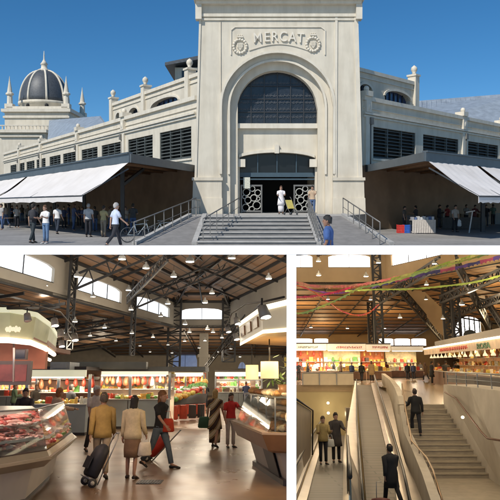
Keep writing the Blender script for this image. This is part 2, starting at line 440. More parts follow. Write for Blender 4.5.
# ---- arched helper
def arched(mb, x0, x1, z0, z1, ox0, ox1, topf, y0, y1, n=24):
    mb.box(x0, ox0, y0, y1, z0, z1); mb.box(ox1, x1, y0, y1, z0, z1)
    for i in range(n):
        a = ox0+(ox1-ox0)*i/n; b = ox0+(ox1-ox0)*(i+1)/n; za, zb = topf(a), topf(b)
        mb._a([(a, y0, za), (b, y0, zb), (b, y0, z1), (a, y0, z1), (a, y1, za), (b, y1, zb), (b, y1, z1), (a, y1, z1)],
              [(0, 1, 2, 3), (7, 6, 5, 4), (0, 4, 5, 1), (2, 6, 7, 3)])
def ell(cx, cz, rx_, rz_):
    return lambda x: cz + rz_*sqrt(max(0, 1-((x-cx)/rx_)**2))
def ring(mb, cx, cz, ra, rb, rza, rzb, y0, y1, n=28, legs=None):
    for i in range(n):
        t0, t1 = pi*i/n, pi*(i+1)/n
        q = [(cx+ra*cos(t), cz+rza*sin(t)) for t in (t0, t1)]; o = [(cx+rb*cos(t), cz+rzb*sin(t)) for t in (t0, t1)]
        mb.prism([(q[0][0], y0, q[0][1]), (o[0][0], y0, o[0][1]), (o[1][0], y0, o[1][1]), (q[1][0], y0, q[1][1])], (0, y1-y0, 0))
    if legs is not None:
        for s in (-1, 1): mb.box(*sorted((cx+s*ra, cx+s*rb)), y0, y1, legs, cz)

YT = 42.
def T(u, v): p = A.at(u, v, YT); return p.x, p.z
def tx(u): return T(u, 140)[0]
def tz(v): return T(280, v)[1]
XC = tx(278)
def taper(p):
    k = 1 + .085*(14.8-p.z)/13.6
    return V((XC+(p.x-XC)*k if abs(p.x-XC) > 3.9 else p.x, p.y, p.z))
tower = thing('market_tower', 'tall cream entrance tower with big arched window and raised word MERCAT above the steps', 'tower', (XC, YT, 1.12))
x0, x1 = tx(200), tx(357); zb, zt = tz(214.5), tz(2)
ZL = tz(213)   # landing
ax0, ax1 = tx(222), tx(333); acx = (ax0+ax1)/2
mb = MB(); mb.m = taper
arched(mb, x0, x1, zb, zt, ax0, ax1, ell(acx, tz(106), (ax1-ax0)/2, tz(53)-tz(106)), YT, YT+.35, 32)
mb.box(x0, ax0-.01, YT+.35, YT+8, zb, zt); mb.box(ax1+.01, x1, YT+.35, YT+8, zb, zt)
mb.box(ax0-.01, ax1+.01, YT+1.7, YT+8, tz(124), zt)
mb.box(ax0-.01, ax1+.01, YT+7.6, YT+8, zb, tz(124))
mb.build('wall', m_cream, tower)
mb = MB()
arched(mb, ax0, ax1, zb, tz(48), tx(230), tx(326), ell(acx, tz(107), (tx(326)-tx(230))/2, tz(60)-tz(107)), YT+.35, YT+.75, 32)
arched(mb, ax0, ax1, zb, tz(48), tx(237.5), tx(319), ell(acx, tz(108), (tx(319)-tx(237.5))/2, tz(68)-tz(108)), YT+.75, YT+1.5, 32)
mb.build('arch_recess', m_cream, tower)
mb = MB()
ring(mb, acx, tz(106), (ax1-ax0)/2, (ax1-ax0)/2+.16, tz(53)-tz(106), tz(53)-tz(106)+.16, YT-.1, YT, legs=tz(174))
ring(mb, acx, tz(107), (tx(326)-tx(230))/2-.02, (tx(326)-tx(230))/2+.12, tz(60)-tz(107)-.02, tz(60)-tz(107)+.12, YT+.24, YT+.352, legs=tz(174))
mb.build('arch_moulding', m_cream2, tower)
# leaded window
w0, w1 = tx(237.5), tx(319); mb = MB(); n = 24
fz = ell(acx, tz(108), (w1-w0)/2, tz(68)-tz(108)); 
pts = [(w0+(w1-w0)*i/n) for i in range(n+1)]
mb.prism([(x, YT+1.45, fz(x)+.05) for x in pts] + [(w1, YT+1.45, tz(122)), (w0, YT+1.45, tz(122))], (0, .1, 0))
win = mb.build('arched_window', m_glassd, tower)
mb = MB()
for i in range(1, 6):
    x = w0+(w1-w0)*i/6; mb.box(x-.035, x+.035, YT+1.36, YT+1.46, tz(122), fz(x))
for k, v in enumerate((82, 95.5, 109)):
    z = tz(v)
    for i in range(n):
        if min(fz(pts[i]), fz(pts[i+1])) > z: mb.box(pts[i], pts[i+1], YT+1.37, YT+1.455, z-.035, z+.035)
mb.build('window_bars', mat('lead_bars', (.03, .032, .036), .5), win)
mb = MB()
rnd = random.Random(3)
for i in range(6):     # dark raised script-like tracery in the window
    for v in (79, 92, 99, 106, 114):
        cx = w0+(w1-w0)*(i+.5)/6; z = tz(v)
        if fz(cx) - z < .25: continue
        for q in range(3):
            dx = (q-1)*.24
            mb.bar((cx+dx-.06, YT+1.42, z-.1), (cx+dx+.05, YT+1.42, z+.12), .03); mb.bar((cx+dx-.08, YT+1.42, z+rnd.uniform(-.08, .1)), (cx+dx+.09, YT+1.42, z+rnd.uniform(-.1, .1)), .03)
for v in (79, 92, 99, 106, 114):
    z = tz(v)
    for i in range(n):
        if min(fz(pts[i]), fz(pts[i+1])) > z+.2: mb.box(pts[i], pts[i+1], YT+1.41, YT+1.43, z-.02, z+.02)
for i in range(1, 6):
    x = w0+(w1-w0)*i/6; mb.box(x-.015, x+.015, YT+1.405, YT+1.435, tz(116), tz(78.5))
mb.build('tracery', mat('grey_tracery', (.07, .075, .085), .5), win)
# sill, panel, lower segmental arch
mb = MB()
mb.box(w0-.15, w1+.15, YT+.95, YT+1.45, tz(126.5), tz(121.5))
mb.build('window_sill', m_cream2, tower)
mb = MB()
dcx = acx; drx = (w1-w0)/2-.12
seg = lambda x: tz(160) + (tz(151)-tz(160))*sqrt(max(0, 1-((x-dcx)/(drx+.25))**2))
arched(mb, w0, w1, ZL, tz(126.5), w0+.12, w1-.12, seg, YT+1.25, YT+1.69, 24)
mb.build('door_wall', m_cream, tower)
mb = MB()
for i in range(24):
    a = dcx-drx+2*drx*i/24; b = dcx-drx+2*drx*(i+1)/24
    mb.prism([(a, YT+1.1, seg(a)), (b, YT+1.1, seg(b)), (b, YT+1.1, seg(b)+.2), (a, YT+1.1, seg(a)+.2)], (0, .148, 0))
mb.box(w0+.02, w0+.5, YT+1.0, YT+1.4, tz(166), tz(158)); mb.box(w1-.5, w1-.02, YT+1.0, YT+1.4, tz(166), tz(158))
mb.box(dcx-.15, dcx+.15, YT+1.02, YT+1.24, tz(152), tz(143))
mb.build('door_arch_trim', m_cream2, tower)
# transom, dark glass, gates
mb = MB(); mb.box(w0+.12, w1-.12, YT+1.5, YT+1.7, tz(176), tz(171.5)); mb.box(w0+.12, w1-.12, YT+1.55, YT+1.65, tz(179), tz(177.5))
for u in (258, 278, 298): mb.box(tx(u)-.03, tx(u)+.03, YT+1.52, YT+1.66, tz(171.5), seg(tx(u)))
mb.build('transom', m_bluebeam, tower)
mb = MB(); mb.box(w0+.1, w1-.1, YT+1.72, YT+1.76, tz(176), tz(148)); mb.build('transom_glass', mat('transom_glass', (.008, .01, .012), .25, var=.2), tower)
mb = MB(); mb.box(w0+.13, w1-.13, YT+7.2, YT+7.5, ZL, tz(130)); mb.build('inner_wall', m_black, tower)
for k, (ua, ub) in enumerate(((241, 262), (296, 317))):
    fr = MB(); a, b = tx(ua), tx(ub); zt2 = tz(184)
    for x in (a, b): fr.box(x-.05, x+.05, YT+1.5, YT+1.6, ZL, zt2)
    for z in (ZL+.1, zt2-.06): fr.box(a, b, YT+1.505, YT+1.595, z-.05, z+.06)
    gate = fr.build('gate', m_steel, tower)
    sc = MB(); rr = random.Random(5+k)
    for cx, cz, r in ((.3, .35, .24), (.72, .25, .17), (1.05, .5, .26), (.45, .85, .22), (.85, 1.0, .22), (1.12, 1.35, .2), (.35, 1.4, .24), (.75, 1.62, .18), (.2, 1.08, .12), (1.15, .95, .12)):
        if a+cx > b-.1: continue
        c = V((a+cx, YT+1.55, ZL+cz)); N = 14
        sc.tube([c+V((r*cos(2*pi*i/N), 0, r*sin(2*pi*i/N))) for i in range(N+1)], .035, 6)
    sc.build('scrollwork', mat('pale_scroll_iron', (.42, .42, .38), .5), gate)
mb = MB(); p = A.at(250, 183, YT+.9); mb.box(p.x-.45, p.x+.0, YT+1.35, YT+1.4, p.z-.35, p.z+.4); mb.build('notice', mat('notice_paper', (.6, .6, .5), .8, var=.25, scale=14), tower)
# plinth, bands, cornice, grooves
for a, b in ((x0-.12, ax0+.02), (ax1-.02, x1+.12)):
    mb = MB(); mb.m = taper
    mb.box(a, b, YT-.14, YT, zb, tz(198)); mb.box(a+.04, b-.04, YT-.09, YT, tz(198), tz(180.5)); mb.box(a-.03, b+.03, YT-.18, YT, tz(180.5), tz(177.5))
    mb.build('plinth', m_cream, tower)
for a, b in ((x0+.0, tx(202)), (tx(221), ax0-.17+.1), (ax1+.1, tx(337)), (tx(353), x1)):
    mb = MB(); mb.m = taper; mb.box(a, b, YT-.07, YT, tz(177.4), tz(17))
    mb.build('pilaster_strip', m_cream2, tower)
mb = MB()
mb.box(x0-.1, x1+.1, YT-.12, YT, tz(17), tz(14)); mb.box(x0-.05, x1+.05, YT-.08, YT, tz(20.5), tz(18.5))
mb.box(x0-.2, x1+.2, YT-.35, YT+8.2, tz(5), tz(2)); mb.box(x0-.35, x1+.35, YT-.6, YT+8.4, tz(2), tz(-3)); mb.box(x0-.15, x1+.15, YT-.2, YT+8.2, tz(-3), tz(-40))
for s_, xa in ((-1, x0-.06), (1, x1+.06)):
    mb.box(xa-.2, xa+.2, YT-.28, YT+.3, tz(20), tz(5))
mb.build('cornice', m_cream2, tower)
# panel with the word and the two wreaths
mb = MB()
pl = [(230, 26), (326, 26)]
fr_pts = [T(231, 55), T(231, 30), T(235, 27), T(321, 27), T(325, 30), T(325, 55)]
for a, b in zip(fr_pts, fr_pts[1:]): mb.bar((a[0], YT-.03, a[1]), (b[0], YT-.03, b[1]), .07, .07, up=(0, 1, 0))
arc = [T(249+60*i/16, 50.5-6.5*sin(pi*i/16)) for i in range(17)]
for a, b in zip(arc, arc[1:]): mb.bar((a[0], YT-.03, a[1]), (b[0], YT-.03, b[1]), .06, .06, up=(0, 1, 0))
mb.build('panel_moulding', m_cream2, tower)
mb = MB()
us = (257.8, 267, 274.6, 283.2, 292.2, 300.2)
for ch, u in zip('MERCAT', us):
    t = (u-278)/24.; v = 41.4 + 1.6*t*t
    x, z = T(u, v); ang = -.085*t
    M4 = Matrix.Translation((x, YT-.06, z)) @ Matrix.Rotation(-ang*.8, 4, 'Y') @ Matrix.Rotation(pi/2, 4, 'X')
    text_mb(mb, ch, .9, .05, M4 @ Matrix.Diagonal((.84, 1, 1, 1)), .006)
mb.build('lettering', mat('raised_letters', (.74, .68, .57), .7, var=.04), tower)
for u, v in ((240, 46.5), (313, 44.5)):
    cx, cz = T(u, v); wr = MB()
    for i in range(16):
        a = 2*pi*i/16; wr.ball((cx+.42*cos(a), YT-.05, cz+.44*sin(a)), .105, .09, .1, 8)
    wr.box(cx-.2, cx+.2, YT-.13, YT+.01, cz+.55, cz+.64)
    for q in (-1, 0, 1): wr.ball((cx+q*.13, YT-.06, cz+.7), .05, n=8)
    o = wr.build('wreath', m_cream2, tower)
    sh = MB(); sh.prism([(cx-.19, YT-.1, cz+.2), (cx+.19, YT-.1, cz+.2), (cx+.19, YT-.1, cz-.05), (cx, YT-.1, cz-.27), (cx-.19, YT-.1, cz-.05)], (0, .11, 0))
    for q in (-.1, 0, .1): sh.box(cx+q-.02, cx+q+.02, YT-.13, YT-.1, cz-.1, cz+.17)
    sh.build('shield', m_cream, o)

# ---- wings
def wingframe(W, d, n):
    return lambda p: V((W.x + d[0]*p.x + n[0]*p.y, W.y + d[1]*p.x + n[1]*p.y, p.z))
def spx(fr_d, W, u):   # wall distance under a pixel column
    k = (u-250)/F; return (k*W.y - W.x)/(fr_d[0]-k*fr_d[1])
ZW0, ZW1 = 4.9, 7.05
def wing(name, label, W, d, n, wins, L, pil, sback):
    fr = wingframe(W, d, n); t = thing(name, label, 'market wing', (W.x, W.y, 0))
    mb = MB(); mb.m = fr
    s0 = -.6
    for a, b in wins + [(L, L)]:
        mb.box(s0, a, -.4, 0, 4.35, 7.9); 
        if b > a: mb.box(a, b, -.4, 0, 4.35, ZW0); mb.box(a, b, -.4, 0, ZW1, 7.9)
        s0 = b
    mb.box(-.6, L, -.5, -.02, 7.9, 8.9)
    mb.box(L, L+.01, -8, 0, 0, 8.9)
    mb.build('wall', m_cream, t)
    mb = MB(); mb.m = fr
    mb.box(-.5, L, -.45, .02, 0, 4.34); mb.build('lower_wall', m_shadewall, t)
    mb = MB(); mb.m = fr; mb.box(-.55, L, -.016, .22, 7.78, 7.92); mb.box(-.55, L, -.016, .12, 7.6, 7.75); mb.box(-.55, L, -.7, .16, 8.72, 9.0)
    mb.box(-.55, L, -.016, .06, 8.2, 8.26)
    mb.build('cornice', m_cream2, t)
    for s in pil:
        mb = MB(); mb.m = fr
        mb.box(s-.22, s+.22, .001, .16, 4.4, 7.6); mb.box(s-.3, s+.3, -.1, .25, 7.93, 8.7); mb.box(s-.38, s+.38, -.5, .3, 9.0, 9.35)
        mb.ball(V((s, .0, 9.5)), .2, .2, .22, 10); mb.ball(V((s, .2, 8.3)), .2, .1, .3, 8)
        mb.build('pilaster', m_cream2, t)
        dp = MB(); dp.m = fr; dp.tube([(s+.35, .12, 4.4), (s+.35, .12, 7.3)], .06, 8); dp.box(s+.18, s+.52, .02, .28, 7.15, 7.6); dp.build('downpipe', mat('downpipe', (.16, .15, .13), .6), t)
    for a, b in wins:
        mb = MB(); mb.m = fr; mb.box(a, b, -.38, -.3, ZW0, ZW1); wo = mb.build('louvre_window', m_black, t)
        mb = MB(); mb.m = fr; k = 9
        for i in range(k):
            z = ZW0+(ZW1-ZW0)*(i+.5)/k
            mb._a([(a, -.06, z-.05), (b, -.06, z-.05), (b, -.22, z+.05), (a, -.22, z+.05), (a, -.055, z-.02), (b, -.055, z-.02), (b, -.22, z+.07), (a, -.22, z+.07)],
                  [(0, 1, 2, 3), (7, 6, 5, 4), (0, 4, 5, 1), (2, 6, 7, 3), (0, 3, 7, 4), (1, 5, 6, 2)])
        mb.build('slats', m_louv, wo)
        mb = MB(); mb.m = fr
        for i in range(4): x = a+.03+(b-a-.06)*i/3; mb.box(x-.03, x+.03, -.27, -.045, ZW0, ZW1)
        mb.box(a, b, -.25, -.02, ZW0-.01, ZW0+.06); mb.build('frame', m_louv, wo)
        mb = MB(); mb.m = fr; mb.box(a-.1, b+.1, -.05, .1, ZW0-.14, ZW0-.02); mb.build('sill', m_cream2, wo)
    return t, fr
dL, nL = V((-.549, .836)), V((-.836, -.549)); dR, nR = V((.707, .707)), V((.707, -.707))
WL = A.at(193, 205, 43.4); WR = A.at(367, 205, 43.4); WL.z = WR.z = 0
lw = [(spx(dL, WL, b), spx(dL, WL, a)) for a, b in ((160, 191.5), (128.5, 153), (102, 121), (82, 98), (63.5, 76), (50, 61), (37, 46), (27, 35), (18, 25), (11, 17))]
rw = [(.7, 6.2), (7.3, 12.9), (14.6, 20.4), (21.6, 27.4)]
wl, frL = wing('market_wing', 'long cream wing left of the tower with ten dark louvred windows over white awnings', WL, dL, nL, lw, 56, [12.0, 23.8, 36.9, 47], 5)
wr_, frR = wing('market_wing', 'cream wing right of the tower with dark louvred windows and grey canopy', WR, dR, nR, rw, 34, [-.15, 13.6, 21.0], 5)

# set back clerestories (part of the wings' block)
def upper(name, label, fr, L, wins, pins, zt, back=-5.):
    t = thing(name, label, 'clerestory', fr(V((0, back, 0))))
    mb = MB(); mb.m = fr; s0 = 1
    for a, b in wins:
        mb.box(s0, a, back-.5, back, 8.0, zt-.3)
        c = (a+b)/2; k = 12; r = (b-a)/2
        for i in range(k):
            xa = a+(b-a)*i/k; xb = a+(b-a)*(i+1)/k
            f = lambda x: zt-1.75+.55*sqrt(max(0, 1-((x-c)/r)**2))
            mb._a([(xa, back, f(xa)), (xb, back, f(xb)), (xb, back, zt-.3), (xa, back, zt-.3), (xa, back-.5, f(xa)), (xb, back-.5, f(xb)), (xb, back-.5, zt-.3), (xa, back-.5, zt-.3)], [(0, 1, 2, 3), (7, 6, 5, 4), (0, 4, 5, 1), (2, 6, 7, 3)])
        mb.box(a, b, back-.5, back, 8.0, zt-3.1)
        s0 = b
    mb.box(s0, L, back-.5, back, 8.0, zt-.3)
    mb.box(L-.4, L, back-9, back-.5, 8.0, zt-.3)
    mb.build('wall', m_cream, t)
    mb = MB(); mb.m = fr; mb.box(1, L+.1, back-.6, back+.15, zt-.3, zt); mb.box(1, L, back, back+.08, zt-.75, zt-.65); mb.build('coping', m_cream2, t)
    for a, b in wins:
        g_ = MB(); g_.m = fr; g_.box(a-.1, b+.1, back-.45, back-.4, zt-3.2, zt-1.0); wo = g_.build('arched_window', mat('window_glass', (.03, .05, .12), .15, var=.3), t)
        q = MB(); q.m = fr
        for i in range(1, 6): x = a+(b-a)*i/6; q.box(x-.04, x+.04, back-.39, back-.3, zt-3.1, zt-1.3)
        q.build('bars', m_dark, wo)
        q = MB(); q.m = fr; c = (a+b)/2; r = (b-a)/2
        for i in range(14):
            t0, t1 = pi*i/14, pi*(i+1)/14
            q.prism([(c+k_*cos(tt), back+.1, zt-1.75+kz*sin(tt)) for k_, kz, tt in ((r, .55, t0), (r+.2, .75, t0), (r+.2, .75, t1), (r, .55, t1))], (0, -.1, 0)) if True else 0
        q.build('surround', m_cream2, wo)
    for s in pins:
        q = MB(); q.m = fr; q.box(s-.32, s+.32, back-.55, back+.25, 8.0, zt+.5); q.box(s-.4, s+.4, back-.62, back+.33, zt+.5, zt+.66)
        q.lathe(V((s, back-.1, zt+.7)), [(.25, 0), (.14, .12), (.24, .28), (.29, .45), (.24, .62), (.1, .74), (.02, .8)], 12)
        q.build('pinnacle', m_cream2, t)
    return t
def su(fr_d, W, u, n, back):
    W2 = V((W.x + n[0]*back, W.y + n[1]*back)); return spx(fr_d, W2, u)
S_ = lambda u: su(dL, WL, u, nL, -5)
upper('clerestory', 'set back upper storey left of the tower with arched windows and ball pinnacles', frL, S_(112), [(S_(179), S_(152)), (S_(139), S_(130)), (S_(121.5), S_(117))], [S_(189), S_(145), S_(113)], 12.6)
S2 = lambda u: su(dR, WR, u, nR, -5)
upper('clerestory', 'set back upper storey right of the tower with arched windows', frR, S2(414), [(S2(358), S2(371)), (S2(384), S2(409))], [S2(414)], 12.6)
# attic box
t = thing('attic', 'small attic with a dark projecting roof behind the left clerestory', 'attic', frL(V((6, -8, 12))))
pa, pb = A.at(175, 82, 66), A.at(215, 82, 66); zr0, zr1 = A.at(190, 67.5, 66).z, A.at(190, 63.5, 66).z
mb = MB(); mb.box(pa.x, pb.x, 66, 72, 9, zr0); mb.build('wall', m_cream, t)
mb = MB(); mb._a([(pa.x-.9, 65, zr0), (pb.x, 65, zr0+.9), (pb.x, 73, zr0+.9), (pa.x-.9, 73, zr0), (pa.x-.9, 65, zr0+.3), (pb.x, 65, zr0+1.3), (pb.x, 73, zr0+1.3), (pa.x-.9, 73, zr0+.3)], [(0, 1, 2, 3), (7, 6, 5, 4), (0, 4, 5, 1), (1, 5, 6, 2), (2, 6, 7, 3), (3, 7, 4, 0)]); mb.build('roof', m_slate, t)
mb = MB(); mb.box(pa.x+.7, pa.x+2.6, 65.93, 65.99, zr0-1.5, zr0-.35); mb.build('window', m_glassd, t)
# zinc roofs
def roofslab(name, label, pts, ribs=14, m=m_zinc):
    t = thing(name, label, 'roof', pts[0]); mb = MB(); pts = [V(p) for p in pts]
    nn = (pts[1]-pts[0]).cross(pts[3]-pts[0]).normalized()*.15
    mb.slab(pts, nn)
    for i in range(ribs+1):
        k = i/ribs; mb.bar(pts[0].lerp(pts[1], k), pts[3].lerp(pts[2], k), .08, .3)
    mb.build('metal_sheet', m, t); return t
a = A.at
roofslab('zinc_roof', 'grey blue standing seam hall roof between the dome and the left clerestory', [a(48, 146, 80), a(110, 131, 66), a(100, 117, 76), a(50, 121, 90)])
roofslab('zinc_roof', 'pale grey metal hall roof behind the right wing', [a(412, 126, 66), a(520, 150, 62), a(520, 94, 74), a(412, 102.5, 76)], 22)
# ---- domed pavilion
YD = 96.
def D(u, v): p = A.at(u, v, YD); return p.x, p.z
pav = thing('domed_pavilion', 'cream corner pavilion crowned by a ribbed slate dome and thin spires', 'pavilion', (D(45, 205)[0], YD+5, 0))
cy = YD+5.5; cx = A.at(44.5, 100, cy).x; z0 = D(45, 100)[1]
bx0, bx1 = D(2, 120)[0], D(71, 120)[0]
mb = MB(); hw = (bx1-bx0)/2; c2 = (bx0+bx1)/2
mb.box(c2-hw+.4, c2+hw-.4, YD, YD+11, 0, D(40, 112)[1]); mb.box(c2-hw, D(48, 130)[0], YD-1.5, YD-.01, 0, D(40, 132)[1]); mb.build('wall', m_cream, pav)
mb = MB(); mb.box(c2-hw, c2+hw, YD-.4, YD+11.4, D(40, 112)[1], D(40, 109)[1]); mb.box(c2-hw+.2, c2+hw-.2, YD-.2, YD+11.2, D(40, 118)[1], D(40, 116)[1])
mb.box(c2-hw+.6, c2+hw-.6, YD+.2, YD+10.8, D(40, 109)[1], D(40, 106)[1])
mb.box(c2-hw-.4, D(48, 130)[0]+.4, YD-2.1, YD-.01, D(40, 134)[1], D(40, 131)[1]); mb.box(c2-hw+.3, D(48, 130)[0]-.3, YD-1.8, YD-1.5, D(40, 138)[1], D(40, 136.5)[1])
mb.build('cornice', m_cream2, pav)
mb = MB()
for i in range(14): x = c2-hw+.2+i*.55; mb.box(x-.07, x+.07, YD-1.9, YD-1.7, D(40, 131)[1], D(40, 127.5)[1])
mb.box(c2-hw, c2-hw+8, YD-1.95, YD-1.65, D(40, 127.5)[1], D(40, 126.5)[1]); mb.build('balustrade', m_cream2, pav)
R = (A.at(67.5, 98, cy).x-A.at(21, 98, cy).x)/2
zd = D(45, 97.5)[1]; zd0 = D(45, 108)[1]; hd = D(45, 63)[1]-zd
mb = MB(); mb.lathe((cx, cy, 0), [(R*1.02, zd0), (R*1.02, zd-.5), (R*1.08, zd-.4), (R*1.08, zd)], 24); mb.build('drum', m_cream, pav)
for i in range(8):
    an = 2*pi*(i+.5)/8; mb = MB(); mb.ball((cx+R*1.02*cos(an), cy+R*1.02*sin(an), (zd0+zd)/2-.1), .3, .3, .3, 10)
    mb.build('oculus', m_black, pav)
prof = [(R*cos(t)**.85 if t < pi/2-.02 else .05, zd+hd*sin(t)) for t in [pi/2*i/12 for i in range(13)]]
mb = MB(); mb.lathe((cx, cy, 0), prof, 32); mb.build('dome', m_slate, pav)
for i in range(8):
    an = 2*pi*(i+.5)/8
    mb = MB(); mb.tube([(cx+(r+.05)*cos(an), cy+(r+.05)*sin(an), z) for r, z in prof], .17, 8); mb.build('rib', m_cream2, pav)
mb = MB(); mb.lathe((cx, cy, zd+hd-.2), [(.9, 0), (.9, .35), (.5, .5), (.45, 1.1), (.6, 1.2), (.3, 1.6), (.12, 2.0), (.1, 2.6), (.03, 3.3)], 12); mb.build('finial', m_cream2, pav)
for x, y in ((c2-hw+.9, YD+.8), (c2+hw-.9, YD+.8), (c2+hw-.9, YD+10), (c2-hw+.9, YD+10)):
    mb = MB(); zz = D(40, 106)[1]; mb.box(x-.6, x+.6, y-.6, y+.6, zz-.3, zz+.4)
    mb.lathe((x, y, zz+.4), [(.45, 0), (.4, 1.3), (.62, 1.4), (.62, 1.6), (.4, 1.75), (.32, 2.3), (.1, 3.6), (.02, 4.2)], 8, False); mb.build('spire', m_cream2, pav)

# ---- canopies and awnings
def canopy(name, label, Wf, C, J, d, n, L, post_s):
    t = thing(name, label, 'canopy', (C.x, C.y, 0)); zt_, zf = 4.32, 3.92
    Dn = V((d[0], d[1], 0)); end = C+Dn*L; Wend = J + Dn*L*.95
    pl = [V((p.x, p.y, zf+.28)) for p in (C, J, Wend, end)]
    mb = MB(); mb.slab(pl, (0, 0, .12)); mb.build('roof', m_canopy, t)
    mb = MB(); pl2 = [V((p.x, p.y, zf+.2)) for p in (C+(J-C)*.05+Dn*.3, J+Dn*.2, Wend, end-(J-C)*-.02)]
    mb.slab(pl2, (0, 0, .07)); 
    for i in range(1, int(L/2.2)):
        p = C+Dn*2.2*i; q = p+(J-C)*.93; mb.bar((p.x, p.y, zf+.12), (q.x, q.y, zf+.12), .1, .14)
    mb.build('soffit', m_wood, t)
    mb = MB()
    mb.bar((C.x, C.y, zf+.23), (J.x, J.y, zf+.23), .12, .46); mb.bar((C.x, C.y, zf+.23), (end.x, end.y, zf+.23), .12, .46)
    mb.bar((C.x, C.y, zf+.5), (end.x, end.y, zf+.5), .3, .08)
    mb.build('fascia', m_canopy, t)
    for s in post_s:
        q = C + Dn*s + V((-n[0], -n[1], 0))*1.6
        mb = MB(); mb.bar((q.x, q.y, 0), (q.x, q.y, zf+.2), .22); b2 = q + (J-C)*.3; mb.bar((q.x, q.y, 2.9), (b2.x, b2.y, zf+.1), .14, .18); mb.build('post', m_dark, t)
    return t
CL = A.at(130, 160.5, 33.5); JL = A.at(195, 171, 43.3); CR = A.at(425, 157, 32.5); JR = A.at(366, 169.5, 43.3)
canopy('canopy', 'grey steel canopy with brown soffit along the left wing', WL, CL, JL, dL, nL, 62, (5, 12, 19, 26, 34, 42, 50))
canopy('canopy', 'grey steel canopy with brown soffit along the right wing', WR, CR, JR, dR, nR, 34, (10, 19, 27))
def awning(label, C, d, n, s0, s1, out, drop, group):
    D3, N3 = V((d[0], d[1], 0)), V((n[0], n[1], 0))
    t = thing('awning', label, 'awning', tuple(C+D3*s0), group=group)
    mb = MB(); k = 24; top = []; rows = []
    for j in range(7):
        q = j/6; rows.append([C + D3*(s0+(s1-s0)*i/k) + N3*out*q + V((0, 0, 3.95-C.z-drop*q-.12*sin(pi*q)+.025*sin(i*1.9+j))) for i in range(k+1)])
    vs = [p for r in rows for p in r]; w_ = k+1
    vs += [p - V((0, 0, .012)) for p in vs]; N_ = 7*w_
    fs = [(j*w_+i, j*w_+i+1, (j+1)*w_+i+1, (j+1)*w_+i) for j in range(6) for i in range(k)]
    fs += [tuple(N_+x for x in f[::-1]) for f in fs]
    mb._a(vs, fs, True); mb.build('cloth', m_white, t)
    mb = MB(); lastr = rows[-1]
    for i in range(k):
        p, q = lastr[i], lastr[i+1]; mb.prism([p, q, q-V((0, 0, .32+.03*(i % 2))), p-V((0, 0, .32+.03*((i+1) % 2)))], N3*.02)
    mb.build('valance', m_white, t)
    mb = MB(); mb.tube([lastr[0]-V((0, 0, .03)), lastr[-1]-V((0, 0, .03))], .045, 8)
    for s in (s0+.1, s1-.1, (s0+s1)/2):
        p = C+D3*s; mb.bar(p+V((0, 0, 3.6-C.z)), p+N3*out+V((0, 0, 3.92-C.z-drop)), .07)
    mb.build('arm', m_dark, t)
awning('long white awning slung from the left canopy, nearer the tower', CL, dL, nL, .15, 20.4, 2.5, 1.75, 'white awnings')
awning('white awning at the far left end of the left canopy', CL, dL, nL, 21.2, 44, 2.5, 1.75, 'white awnings')
awning('white awning slung from the right canopy, nearest the tower', CR, dR, nR, .3, 5.6, 2.7, 1.8, 'white awnings')
awning('white awning at the far right end of the right canopy', CR, dR, nR, 6.1, 16, 2.7, 1.8, 'white awnings')

# ---- stairs, ramps, rails
YS0, YS1 = 27.2, 33.8; NS = 7; ZS = 1.12
def gx(u, Y): return (u-250)/F*Y
st = thing('entrance_steps', 'broad grey stone steps rising to the tower door', 'steps', (gx(265, YS0), YS0, 0))
lx = lambda Y: gx(197, YS0)+(gx(207, YS1)-gx(197, YS0))*(Y-YS0)/(YS1-YS0)
rx_ = lambda Y: gx(316, YS0)+(gx(306, YS1)-gx(316, YS0))*(Y-YS0)/(YS1-YS0)
mb = MB(); nose = MB()
for i in range(NS):
    ya = YS0+(YS1-YS0)*i/NS; yb = YS0+(YS1-YS0)*(i+1)/NS; za, z1_ = (0, ZS/NS*(i+1))
    mb.prism([(lx(ya), ya, 0), (rx_(ya), ya, 0), (rx_(yb), yb, 0), (lx(yb), yb, 0)], (0, 0, z1_))
    nose.prism([(lx(ya)+.01, ya-.05, z1_-.05), (rx_(ya)-.01, ya-.05, z1_-.05), (rx_(ya)-.01, ya+.28, z1_-.05), (lx(ya)+.01, ya+.28, z1_-.05)], (0, 0, .055))
mb.build('treads', m_riser, st); nose.build('nosing', m_step, st)
mb = MB(); mb.prism([(gx(192, YS1), YS1, 0), (gx(345, YS1), YS1, 0), (x1+.6, YT-.2, 0), (x0-.9, YT-.2, 0)], (0, 0, ZS)); mb.box(w0+.13, w1-.13, YT-.3, YT+7.19, 0, ZS+.03)
mb.build('landing', m_step, st)
def ramp(label, a0, a1, b0, b1, m=m_riser):
    t = thing('ramp', label, 'ramp', (a0, YS0, 0)); mb = MB()
    A0, A1, B0, B1 = V((a0, YS0, 0.005)), V((a1, YS0, .005)), V((b0, YS1, ZS)), V((b1, YS1, ZS))
    mb._a([A0, A1, B1, B0, V((b0, YS1, 0)), V((b1, YS1, 0))], [(0, 1, 2, 3), (0, 3, 4), (1, 5, 2), (3, 2, 5, 4), (0, 4, 5, 1)]); mb.build('surface', m, t)
    mb = MB()
    for q0, q1 in ((A0, B0), (A1, B1)): mb.bar(q0+V((0, 0, .05)), q1+V((0, 0, .07)), .22, .14)
    mb.build('kerb', m_step, t)
ramp('grey stone ramp left of the entrance steps', gx(134, YS0), lx(YS0)-.12, gx(190, YS1), lx(YS1)-.12)
ramp('grey stone ramp right of the entrance steps', rx_(YS0)+.12, gx(392, YS0), rx_(YS1)+.12, gx(343, YS1))
